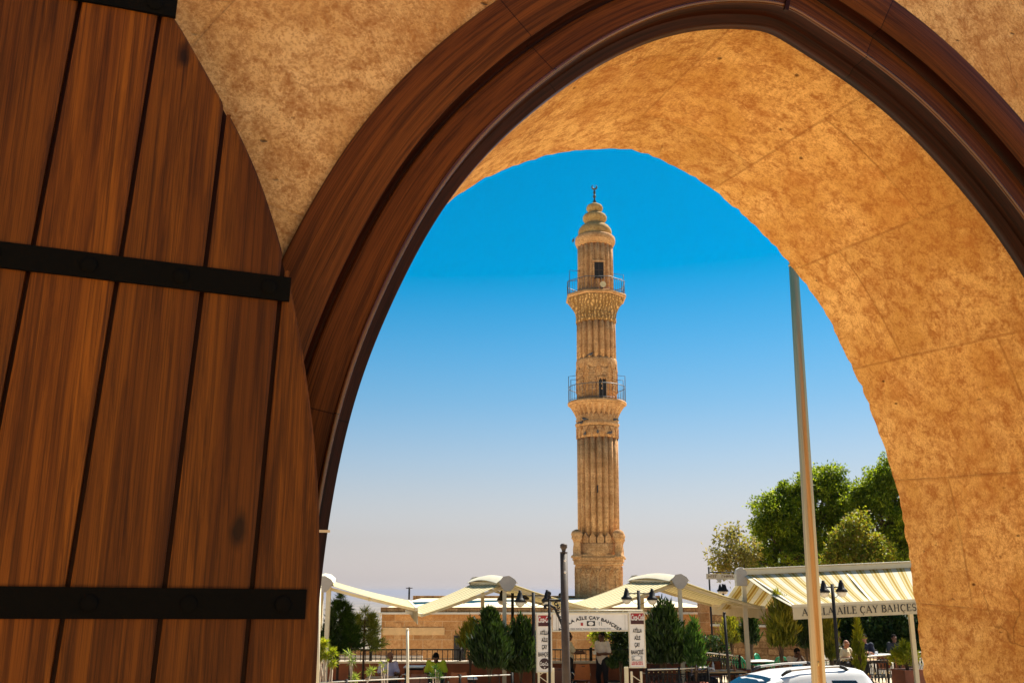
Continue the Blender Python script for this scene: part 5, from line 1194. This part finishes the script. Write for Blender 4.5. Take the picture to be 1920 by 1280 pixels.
def pine(label, u, vt, vb, D, wpx, mat, tiers, per, L, zg=0.0, name='pine', potted=None, stem=.03, droop=.15, lean=0.0):
    s = D / 1860; tp, bp_ = at(u, vt, D), at(u, vb, D); t = thing(name, label, 'pine', (bp_.x, D, zg), 0, 'young pines at the left of the terrace'); z0, z1 = bp_.z - zg, tp.z - zg; H = z1 - z0; R = wpx * s / 2
    m = MB(); m.tube([(0, 0, 0), (lean * .4, 0, z0 + H * .4), (lean, 0, z1)], [stem * 1.3, stem, stem * .25], 7); Ps, Ds = [], []
    for k in range(tiers):
        f = (k + .3 * rng.uniform()) / tiers; z = z0 + H * f; nb = int(rng.integers(4, 7)) if f < .9 else 1
        for b in range(nb):
            a = rng.uniform(0, 2 * PI); l = R * (1 - f) ** .75 * rng.uniform(.6, 1.1) + .06; p0 = Vector((lean * f, 0, z)); p1 = p0 + Vector((l * math.cos(a), l * math.sin(a), l * (.45 - droop)))
            if f > .9: p1 = Vector((lean, 0, z1))
            m.tube([p0, p0.lerp(p1, .5) - Vector((0, 0, .03)), p1], [stem * .4, stem * .3, stem * .12], 5)
            q = rng.uniform(.25, 1.03, per) ** .7; pts = np.array(p0)[None] + (np.array(p1) - np.array(p0))[None] * q[:, None] + rng.normal(size=(per, 3)) * .012
            d = np.array((p1 - p0).normalized())[None] * .7 + rng.normal(size=(per, 3)) * .75 + np.array([0, 0, .25]); Ps.append(pts); Ds.append(d)
    leaves('needles', np.concatenate(Ps), np.concatenate(Ds), L, L * .075, mat, t, .02); m.build('trunk', M['bark'], t)
    if potted: m = MB(); pot(m, potted, .42); m.build('pot', M['terracotta'], t)
    return t
pine('dark green young pine at far left, beside the timber jamb', 634, 1118, 1225, 28.2, 70, LF['pine'], 11, 130, .20, potted=.3)
pine('pale feathery young pine left of the bald man', 682, 1146, 1222, 28.8, 76, LF['palepine'], 8, 70, .24, potted=.26)
pine('low dark pine branchy shrub between the two young pines', 657, 1176, 1226, 28.0, 52, LF['pine'], 6, 90, .18)
def yucca(label, spots, D, base, mat, L=.24, name='yucca', cat='plant'):
    t = thing(name, label, cat, at0(base, D), 0, None); o = Vector(t.location); m = MB(); Ps, Ds = [], []
    for (u, v, n) in spots:
        h = at(u, v, D) - o; m.tube([(0, 0, 0), h * .5 + Vector((rng.normal() * .05, 0, -.03)), h], [.028, .02, .014], 6); Ps.append(np.repeat(np.array(h)[None], n, 0) + rng.normal(size=(n, 3)) * .01); Ds.append(rng.normal(size=(n, 3)) + np.array([0, -.1, .35]))
    leaves('leaf_rosettes', np.concatenate(Ps), np.concatenate(Ds), L, L * .12, mat, t, .06); m.build('stem', plain('pale_stem', (.45, .34, .24), .8), t); return t
yucca('spiky leaved plant on bare pale stems at left, in front of the bald man', [(697, 1258, 60), (660, 1240, 40), (655, 1225, 30), (665, 1270, 70)], 23.6, 668, LF['palepine'], .17)
yucca('lime green ball-leaved bush at the very left, beside the jamb', [(608, 1206, 240), (604, 1215, 200), (625, 1222, 160), (612, 1228, 160), (624, 1243, 120), (600, 1230, 160)], 23, 608, LF['lime'], .14, 'lime_bush')
yucca('bright green sprig in front of the bald man\'s chest', [(714, 1244, 30), (722, 1258, 30), (718, 1250, 22), (727, 1240, 18)], 24.4, 715, LF['lime'], .10, 'leafy_sprig')
yucca('blurry green plant in front of the man in the lime shirt', [(816, 1252, 50), (822, 1259, 50), (811, 1266, 60), (825, 1268, 60)], 24.2, 818, LF['pine'], .12, 'leafy_sprig')
# planter boxes
def planter(label, u, D, w, d, h, mat, rz=.1):
    t = thing('planter_box', label, 'planter', at0(u, D), rz, None); m = MB()
    for s in (-1, 1): m.box((s * (w / 2 - .015), 0, h / 2), (.03, d, h)); m.box((0, s * (d / 2 - .015), h / 2 - .003), (w - .06, .03, h - .006))
    m.box((0, 0, .02), (w - .07, d - .07, .03)); m.build('box', mat, t, .005); m = MB(); m.box((0, 0, h - .06), (w - .07, d - .07, .04)); m.build('soil', M['soil'], t)
    m = MB()
    for s in (-1, 1): m.box((0, s * d / 2, h - .02), (w + .04, .04, .05)); m.box((s * w / 2, 0, h - .022), (.04, d - .05, .045))
    m.build('rim', mat, t); return t
planter('brown wooden planter at far left under the dark pine', 648, 26.6, 1.3, .5, .62, M['planterwood'])
planter('long dark brown planter between the orange chair and the green chairs', 1428, 29.2, 1.7, .5, .72, M['planterwood'], .2)
planter('red-brown planter holding the lime bush at the foot of the arch', 1706, 30.4, .75, .6, .62, M['planterwood'], .3)

# ------------------------------------------------------------------ furniture
def shell_chair(label, u, D, rz, mat, zg=0.0):
    t = thing('cafe_chair', label, 'chair', at0(u, D, zg), rz, 'cafe chairs on the terrace')     # faces local -Y
    m = MB(); P = []
    for i in range(9):
        f = i / 8; w = .225 - .035 * f + .02 * math.sin(PI * f); z = .47 + .42 * f; y = .19 + .09 * f
        P.append([Vector((w * s, y - .035 * (s * s) , z + (.018 * (s * s) if i == 8 else 0))) for s in (-1, -.6, -.2, .2, .6, 1)])
    m.grid(P); m.grid([[p + Vector((0, .014, 0)) for p in r] for r in P]); m.box((0, .302, .84), (.09, .006, .02), mi=1); m.build('backrest', [mat, M['ink']], t, fix=False)
    m = MB(); m.grid([[Vector((.21 * a, b, .455 - .02 * (1 - a * a) + (.02 if b > .17 else 0))) for a in (-1, -.5, 0, .5, 1)] for b in (-.22, -.18, 0, .1, .2)]); m.grid([[Vector((.21 * a, b, .44 - .02 * (1 - a * a))) for a in (-1, -.5, 0, .5, 1)] for b in (-.22, -.18, 0, .1, .2)]); m.build('seat', mat, t, fix=False)
    for sx_ in (-1, 1):
        for y0, y1 in ((-.17, -.23), (.15, .24)):
            m = MB(); m.tube([(sx_ * .17, y0, .43), (sx_ * .19, (y0 + y1) / 2, .40), (sx_ * .215, y1, 0)], .012, 7); m.build('leg', M['chrome'], t)
    for s in (-1, 1):
        m = MB(); m.tube([(s * .235, .22, .60), (s * .25, .1, .66), (s * .25, -.12, .655), (s * .235, -.2, .62), (s * .22, -.22, .44)], .012, 7); m.build('armrest', M['chrome'], t)
    return t
for a in (('dark brown chair seen from behind, right of the cream pole at left', 786, 25.5, PI, 'darkchair'), ('brown chair behind the bald man\'s shoulder', 741, 28.2, PI - .3, 'woodchair'), ('brown chair behind the man in the lime shirt', 801, 28, PI + .4, 'orangechair'),
          ('brown chair right of the small white table, at left', 858, 26, PI + .15, 'woodchair'), ('orange-brown chair standing left of the waiter', 1089, 28.8, PI + .2, 'orangechair'), ('dark brown chair behind the iron post, beside the left sign panel', 1047, 27.6, PI + .1, 'darkchair'),
          ('brown chair behind the laid wooden table', 1337, 30, PI, 'woodchair'), ('orange-brown chair turned sideways, right of the laid wooden table', 1397, 28.2, 1.3, 'orangechair'), ('brown chair left of the man resting his chin on his hands', 1464, 29.3, PI + .1, 'woodchair'),
          ('brown chair behind the ornate railing, left of a matching one', 1655, 33, PI, 'woodchair'), ('brown chair behind the ornate railing, nearest the stone arch', 1684, 32.8, PI + .2, 'woodchair'), ('dark brown chair just right of the right sign panel', 1222, 28.6, PI + .5, 'darkchair'),
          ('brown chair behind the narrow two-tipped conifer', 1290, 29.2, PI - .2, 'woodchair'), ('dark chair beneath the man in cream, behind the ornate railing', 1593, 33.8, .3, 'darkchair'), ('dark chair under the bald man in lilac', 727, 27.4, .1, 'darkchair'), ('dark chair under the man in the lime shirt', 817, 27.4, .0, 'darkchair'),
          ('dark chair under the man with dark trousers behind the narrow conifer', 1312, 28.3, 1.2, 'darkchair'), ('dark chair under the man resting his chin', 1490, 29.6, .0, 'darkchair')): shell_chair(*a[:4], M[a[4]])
def green_chair(label, u, D, rz):
    t = thing('plastic_chair', label, 'chair', at0(u, D), rz, 'green plastic chairs'); g = M['greenplastic']
    m = MB(); m.grid([[Vector((.24 * a, b, .43 + .015 * a * a)) for a in (-1, 0, 1)] for b in (-.23, 0, .2)]); m.grid([[Vector((.24 * a, b, .405)) for a in (-1, 0, 1)] for b in (-.23, 0, .2)]); m.build('seat', g, t, fix=False)
    m = MB(); m.tube([(-.25, .2, .42), (-.25, .27, .72), (-.17, .31, .86), (0, .33, .90), (.17, .31, .86), (.25, .27, .72), (.25, .2, .42)], .026, 8)
    for x in (-.15, -.05, .05, .15): m.box((x, .265, .63), (.06, .02, .44), M=Matrix.Rotation(-.22, 3, 'X'))
    m.build('backrest', g, t)
    for s in (-1, 1):
        m = MB(); m.tube([(s * .25, .26, .68), (s * .27, .05, .66), (s * .27, -.2, .63), (s * .26, -.24, .5), (s * .25, -.22, .42)], .024, 7); m.build('armrest', g, t)
        for y in (-.21, .22): m = MB(); m.tube([(s * .22, y, .42), (s * .26, y * 1.15, 0)], [.03, .02], 7); m.build('leg', g, t)
    return t
green_chair('green plastic armchair behind the awning post', 1398, 32.2, 2.2); green_chair('green plastic armchair left of the pale pointed conifer', 1455, 32, 3.6); green_chair('green plastic armchair half hidden beside the dark planter', 1438, 33, 1.0)
def table(label, u, D, w, d, mat, rz=0.0, h=.74, items=(), group='cafe tables on the terrace', cat='table'):
    t = thing('cafe_table', label, cat, at0(u, D), rz, group); m = MB(); m.box((0, 0, h - .015), (w, d, .03)); m.build('table_top', mat, t, .006)
    for sx_ in (-1, 1):
        for sy_ in (-1, 1): m = MB(); m.box((sx_ * (w / 2 - .06), sy_ * (d / 2 - .06), (h - .03) / 2), (.045, .045, h - .03)); m.build('leg', M['iron'], t)
    m = MB()
    for s in (-1, 1): m.box((0, s * (d / 2 - .06), h - .06), (w - .17, .02, .06))
    m.build('apron', M['iron'], t)
    for nm, x, y, lb in items:
        q = Vector(t.location) + Matrix.Rotation(rz, 3, 'Z') @ Vector((x, y, h + .001)); g = MB()
        if nm == 'tea_glass': g.lathe([(.022, 0), (.026, .01), (.02, .045), (.03, .09), (.027, .09), (.017, .045), (.001, .012)], 12); mt = M['glassy']
        elif nm == 'water_bottle': g.lathe([(.035, 0), (.037, .02), (.036, .15), (.015, .20), (.015, .235), (.001, .235)], 12); mt = M['glassy']
        elif nm == 'plate': g.lathe([(.05, 0), (.11, .015), (.115, .02), (.10, .018), (.001, .008)], 16); mt = M['whitetop']
        elif nm == 'napkin_box': g.box((0, 0, .05), (.14, .10, .10)); mt = M['whitetop']
        else: g.ball((0, 0, .07), (.15, .15, .085), 16); g.lathe([(.155, .0), (.16, .02), (.15, .03)], 16); mt = M['blue']
        ob = g.build(nm, mt); ob.location = q; tag(ob, lb, nm.replace('_', ' '))
    return t
table('small white-topped table right of the man in the lime shirt', 868, 26.2, .7, .7, M['whitetop'], .1, items=(('tea_glass', -.1, -.1, 'small tea glass on the small white table at left'),))
table('wooden table laid with bottles and plates behind the slim black pole', 1345, 28.3, 1.5, .8, M['tabletop'], .15, items=(('water_bottle', -.35, 0, 'clear bottle at the left end of the laid wooden table'), ('water_bottle', -.05, .1, 'clear bottle near the middle of the laid wooden table'), ('tea_glass', -.5, -.1, 'tea glass at the left edge of the laid wooden table'), ('plate', .15, -.1, 'white plate in the middle of the laid wooden table'), ('plate', .45, .1, 'white plate at the right end of the laid wooden table'), ('napkin_box', -.2, -.2, 'white napkin box on the laid wooden table')))
table('table in front of the bald man in lilac at left', 715, 26.2, .8, .7, M['tabletop'], .05)
table('dark table by the man in cream, behind the ornate railing', 1632, 33, 1.0, .8, M['tabletop'], .1, items=(('water_bottle', .0, -.1, 'clear bottle on the table beside the man in cream'), ('napkin_box', .3, .15, 'pale napkin box on the dark table behind the ornate railing')))
table('white-topped table among the green plastic chairs', 1424, 32.4, .9, .8, M['whitetop'], .2)
table('table holding a blue dome, behind the silver car', 1505, 28.2, 1.0, .7, M['tabletop'], .1, .84, items=(('food_cover', -.1, 0, 'blue dome-shaped food cover showing just above the silver car'),))
table('white table behind the dark backed chair at left', 790, 29.2, 1.0, .7, M['whitetop'], 0, .80)
table('table behind the far end of the ornate railing under the awning', 1660, 35.5, 1.2, .8, M['whitetop'], .1, items=(('napkin_box', -.3, .0, 'white box on the far table under the lettered awning'),))
bn_ = thing('waste_bin', 'cream waste bin with a dark rim right of the waiter', 'bin', at0(1152, 28.4)); m = MB(); m.lathe([(.13, 0), (.135, .02), (.17, .44), (.15, .44), (.12, .05), (.001, .05)], 20); m.build('bucket', M['creamsteel'], bn_); m = MB(); m.lathe([(.175, .43), (.185, .44), (.185, .47), (.16, .475), (.15, .44)], 20, cap=False); m.build('rim', M['iron'], bn_)
# ------------------------------------------------------------------ people
def skinmat(name, c): return plain(name, c, .55, 0, .08, 12)
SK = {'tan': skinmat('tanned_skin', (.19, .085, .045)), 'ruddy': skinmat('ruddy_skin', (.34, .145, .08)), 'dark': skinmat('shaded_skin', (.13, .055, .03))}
HAIR = {'black': plain('black_hair', (.008, .007, .006), .9, 0, .3, 60, spec=.1), 'grey': plain('grey_hair', (.30, .27, .24), .7, 0, .2, 60)}
def fabric(name, c): return plain(name, c, .9, 0, .10, 9, .35, 16)
def remesh(name, mb, vox, mat, parent):
    o = mb.build('tmp', mat, None, fix=False); md = o.modifiers.new('r', 'REMESH'); md.mode = 'VOXEL'; md.voxel_size = vox; md.use_smooth_shade = True
    sm = o.modifiers.new('s', 'SMOOTH'); sm.iterations = 3; sm.factor = .5
    dg = bpy.context.evaluated_depsgraph_get(); me = bpy.data.meshes.new_from_object(o.evaluated_get(dg)); bpy.data.objects.remove(o); me.name = name
    me.materials.clear(); me.materials.append(mat); me.polygons.foreach_set('use_smooth', [True] * len(me.polygons))
    p = bpy.data.objects.new(name, me); C.objects.link(p); p.parent = parent; return p
def limb(m, pts, rs):
    m.tube(pts, rs, 10)
    for p, r in zip(pts, rs): m.ball(p, r, 10)
def person(label, loc, rz, J, shirt, trousers, skin='tan', hair='black', bald=False, scale=1.0, shoes=None, item=None):
    """J: joints in metres, the person faces local -Y"""
    t = thing('person', label, 'person', loc, rz, None); t.scale = (scale,) * 3
    V = {k: Vector(v) for k, v in J.items()}; hip, chest, neck, head = V['hip'], V['chest'], V['neck'], V['head']; sd_ = (V['sR'] - V['sL']).normalized()
    hr = Euler(J.get('tilt', (0, 0, 0))).to_matrix() if 'tilt' in J else Matrix.Identity(3); V.pop('tilt', None)
    H = lambda x, y, z: head + hr @ Vector((x, y, z))
    b = MB(); limb(b, [hip, hip.lerp(chest, .5), chest, neck.lerp(chest, .35)], [.135, .125, .15, .095]); limb(b, [neck.lerp(chest, .3), neck, head - hr @ Vector((0, -.02, .05))], [.075, .058, .058])
    b.ball(head + hr @ Vector((0, .01, .025)), (.078, .098, .098), 14, M=hr); b.ball(H(0, -.03, -.055), (.056, .062, .068), 12, M=hr); b.ball(H(0, -.06, -.10), (.03, .028, .025), 8, M=hr)
    b.tube([H(0, -.085, .02), H(0, -.115, -.018), H(0, -.088, -.032)], [.010, .018, .012], 7); b.ball(H(0, -.085, .028), (.06, .02, .012), 8, M=hr); b.ball(H(0, -.085, -.062), (.028, .014, .012), 8, M=hr)
    for s in (-1, 1): b.ball(H(s * .08, .012, .0), (.012, .026, .036), 8, M=hr)
    for s in 'LR':
        S_, E_, W_ = V['s' + s], V['e' + s], V['w' + s]; limb(b, [chest.lerp(S_, .5), S_, S_.lerp(E_, .5), E_, E_.lerp(W_, .35), W_], [.09, .068, .056, .044, .045, .030])
        d = (V['h' + s] - W_).normalized() if 'h' + s in V else (W_ - E_).normalized(); side = d.cross(Vector((0, 0, 1))).normalized() if abs(d.z) < .9 else Vector((1, 0, 0)); up_ = side.cross(d)
        lat = side * (1 if s == 'L' else -1)
        pc = W_ + d * .05; b.tube([W_, pc, W_ + d * .09], [.028, .037, .036], 8)
        for k, (o_, ln) in enumerate(((-.030, .066), (-.010, .078), (.011, .073), (.030, .058))):
            f0 = W_ + d * .085 + lat * o_; f1 = f0 + d * ln * .55 - up_ * .008; f2 = f1 + d * ln * .5 - up_ * .022; b.tube([f0, f1, f2], [.0105, .0095, .008], 6); b.ball(f2, .0085, 6)
        th0 = W_ + d * .03 - lat * .03; b.tube([th0, th0 + d * .03 - lat * .028, th0 + d * .06 - lat * .032], [.014, .0115, .009], 6)
    for s in 'LR':
        q = V['q' + s]; limb(b, [hip + sd_ * (.09 if s == 'R' else -.09), q, V['k' + s], V['k' + s].lerp(V['a' + s], .4), V['a' + s]], [.10, .09, .058, .056, .038])
        A = V['a' + s]; f = V['f' + s]; limb(b, [A + Vector((0, .03, -.04)), A.lerp(f, .55) - Vector((0, 0, .03)), f], [.038, .036, .028])
    body = remesh('body', b, .010, SK[skin], t)
    m = MB(); limb(m, [hip + Vector((0, 0, .02)), hip.lerp(chest, .5), chest, neck.lerp(chest, .45)], [.165, .158, .175, .11])
    m.ball(hip.lerp(chest, .3) + Vector((0, -.05, 0)), (.16, .13, .15), 12)
    for s in 'LR': limb(m, [chest.lerp(V['s' + s], .4), V['s' + s], V['s' + s].lerp(V['e' + s], .72)], [.12, .088, .078])
    sh = remesh('shirt', m, .014, shirt, t)
    m = MB()
    for s in 'LR': limb(m, [hip + sd_ * (.08 if s == 'R' else -.08), V['q' + s], V['k' + s], V['k' + s].lerp(V['a' + s], .5), V['a' + s] + Vector((0, 0, .02))], [.138, .108, .078, .072, .06])
    m.ball(hip, (.17, .15, .13), 12); remesh('trousers', m, .014, trousers, t)
    for s in 'LR':
        m = MB(); A, f = V['a' + s], V['f' + s]; limb(m, [A + Vector((0, .035, -.045)), A.lerp(f, .5) - Vector((0, 0, .035)), f], [.045, .046, .036]); remesh('shoe', m, .012, M['ink'], t)
    m = MB()
    n = 14; P = []
    lo = -.02 if not bald else -.35
    for i in range(8):
        th = (PI * (.02 + .58 * i / 7)); P.append([H(.087 * math.sin(th) * math.cos(a), .018 + .106 * math.sin(th) * math.sin(a), .028 + .107 * math.cos(th) * (1 if True else 1)) for a in [2 * PI * k / n for k in range(n + 1)]])
    if bald:
        m.grid([[H(.086 * math.cos(a), .018 + .100 * math.sin(a), .0 + dz) for a in [-.1 + (PI + .2) * k / 12 for k in range(13)]] for dz in (-.06, -.03, .0, .03)])
    else:
        m.grid([[p if (hr.transposed() @ (p - head)).y > -.062 or (hr.transposed() @ (p - head)).z > .062 else p + hr @ Vector((0, .02, .03)) for p in r] for r in P])
    m.build('hair', HAIR[hair], t, fix=False)
    for s in (-1, 1): m = MB(); m.ball(H(s * .032, -.088, .012), (.012, .007, .007), 8); m.build('eye', M['ink'], t)
    return t
STAND = dict(hip=(0, 0, .94), chest=(0, -.01, 1.27), neck=(0, -.005, 1.47), head=(0, -.03, 1.61), sL=(-.175, 0, 1.40), sR=(.175, 0, 1.40), eL=(-.22, .02, 1.12), eR=(.22, .02, 1.12), wL=(-.23, -.05, .88), wR=(.23, -.05, .88),
    qL=(-.10, -.01, .78), qR=(.10, -.01, .78), kL=(-.11, -.02, .50), kR=(.11, -.02, .50), aL=(-.12, .03, .09), aR=(.12, .03, .09), fL=(-.14, -.13, .04), fR=(.14, -.13, .04))
SIT = dict(hip=(0, .05, .55), chest=(0, .04, .86), neck=(0, .02, 1.05), head=(0, -.01, 1.19), sL=(-.18, .04, .99), sR=(.18, .04, .99), eL=(-.25, -.04, .74), eR=(.25, -.04, .74), wL=(-.17, -.26, .78), wR=(.17, -.26, .78),
    qL=(-.11, -.14, .56), qR=(.11, -.14, .56), kL=(-.13, -.40, .54), kR=(.13, -.40, .54), aL=(-.13, -.36, .09), aR=(.13, -.36, .09), fL=(-.14, -.52, .04), fR=(.14, -.52, .04))
def pose(base, **k): d = dict(base); d.update(k); return d
lil, lime, wht, crm, drk, blk, nav = fabric('lilac_shirt', (.52, .47, .62)), fabric('lime_shirt', (.42, .50, .02)), fabric('white_shirt', (.74, .66, .58)), fabric('cream_shirt', (.60, .52, .34)), fabric('dark_shirt', (.03, .03, .035)), fabric('black_trousers', (.015, .013, .016)), fabric('navy_shirt', (.02, .025, .05))
person('bald man in a pale lilac shirt seated at far left, face turned right', at0(727, 27.2), .25, pose(SIT, head=(.03, -.03, 1.18), tilt=(.12, 0, .6)), lil, blk, 'tan', 'grey', True)
person('dark-haired man in a lime yellow shirt leaning forward, looking down', at0(817, 27.2), .0, pose(SIT, chest=(0, -.04, .88), neck=(0, -.10, 1.07), head=(0, -.19, 1.17), sL=(-.19, -.06, 1.02), sR=(.19, -.06, 1.02), eL=(-.27, -.10, .76), eR=(.27, -.10, .76), wL=(-.2, -.3, .72), wR=(.2, -.3, .72), tilt=(.75, 0, 0)), lime, blk, 'dark')
person('waiter in a white polo shirt and black trousers standing under the banner, holding a notepad', at0(1131, 29.5), -.75, pose(STAND, eL=(-.25, .06, 1.12), wL=(-.02, -.22, 1.10), hL=(.15, -.28, 1.11), eR=(.26, .0, 1.13), wR=(.10, -.30, 1.13), hR=(.04, -.42, 1.17), kL=(-.13, -.05, .50), aL=(-.17, .06, .09), fL=(-.2, -.1, .04), head=(0, -.03, 1.60), tilt=(.1, 0, -.2)), wht, blk, 'dark')
w = Matrix.Rotation(-.75, 3, 'Z') @ Vector((.05, -.44, 1.17)); nb = MB(); nb.box((0, 0, 0), (.10, .16, .012), M=Matrix.Rotation(.5, 3, 'X')); o = nb.build('notepad', M['white']); o.location = at0(1131, 29.5) + w; tag(o, 'small white notepad in the waiter\'s hand', 'notepad')
person('person in dark clothes half hidden by the iron post, reaching an arm towards the waiter', at0(1066, 29.4), PI / 2 + .2, pose(STAND, eR=(.22, -.16, 1.18), wR=(.16, -.42, 1.17), hR=(.14, -.6, 1.19), eL=(-.22, -.14, 1.16), wL=(-.15, -.38, 1.15), kL=(-.1, -.12, .5), aL=(-.1, -.16, .09), fL=(-.1, -.32, .04)), crm, blk, 'dark')
person('man in a lilac-white shirt and dark trousers seated behind the narrow conifer', at0(1311, 28.1), 1.0, pose(SIT, kR=(.16, -.42, .50), aR=(.2, -.5, .12), fR=(.22, -.66, .08)), lil, blk, 'tan')
person('man in a white shirt leaning on the table with hands at his chin', at0(1492, 29.3), .3, pose(SIT, chest=(0, -.06, .88), neck=(0, -.13, 1.06), head=(0, -.21, 1.17), sL=(-.19, -.08, 1.0), sR=(.19, -.08, 1.0), eL=(-.21, -.36, .80), eR=(.21, -.36, .80), wL=(-.05, -.34, 1.02), wR=(.05, -.34, 1.02), tilt=(.35, 0, .2)), wht, blk, 'dark')
person('balding man in a cream shirt seated behind the ornate railing', at0(1590, 33.5), .35, pose(SIT, eR=(.3, -.1, .76), wR=(.42, -.3, .80), head=(.02, -.03, 1.19), tilt=(.05, 0, .3)), crm, blk, 'ruddy', 'grey', True)
person('person in black seated in the shade just behind the balding man in cream', at0(1574, 34.6), .9, pose(SIT), drk, blk, 'dark', scale=1.12)
person('person in a dark navy top seated in the shade right of the lime columnar shrub', at0(1626, 34.8), -.6, pose(SIT), nav, blk, 'ruddy', scale=1.1)
person('person in black seated far back beside the awning\'s right post', at0(1682, 36.2), .2, pose(SIT), drk, blk, 'dark', scale=1.05)
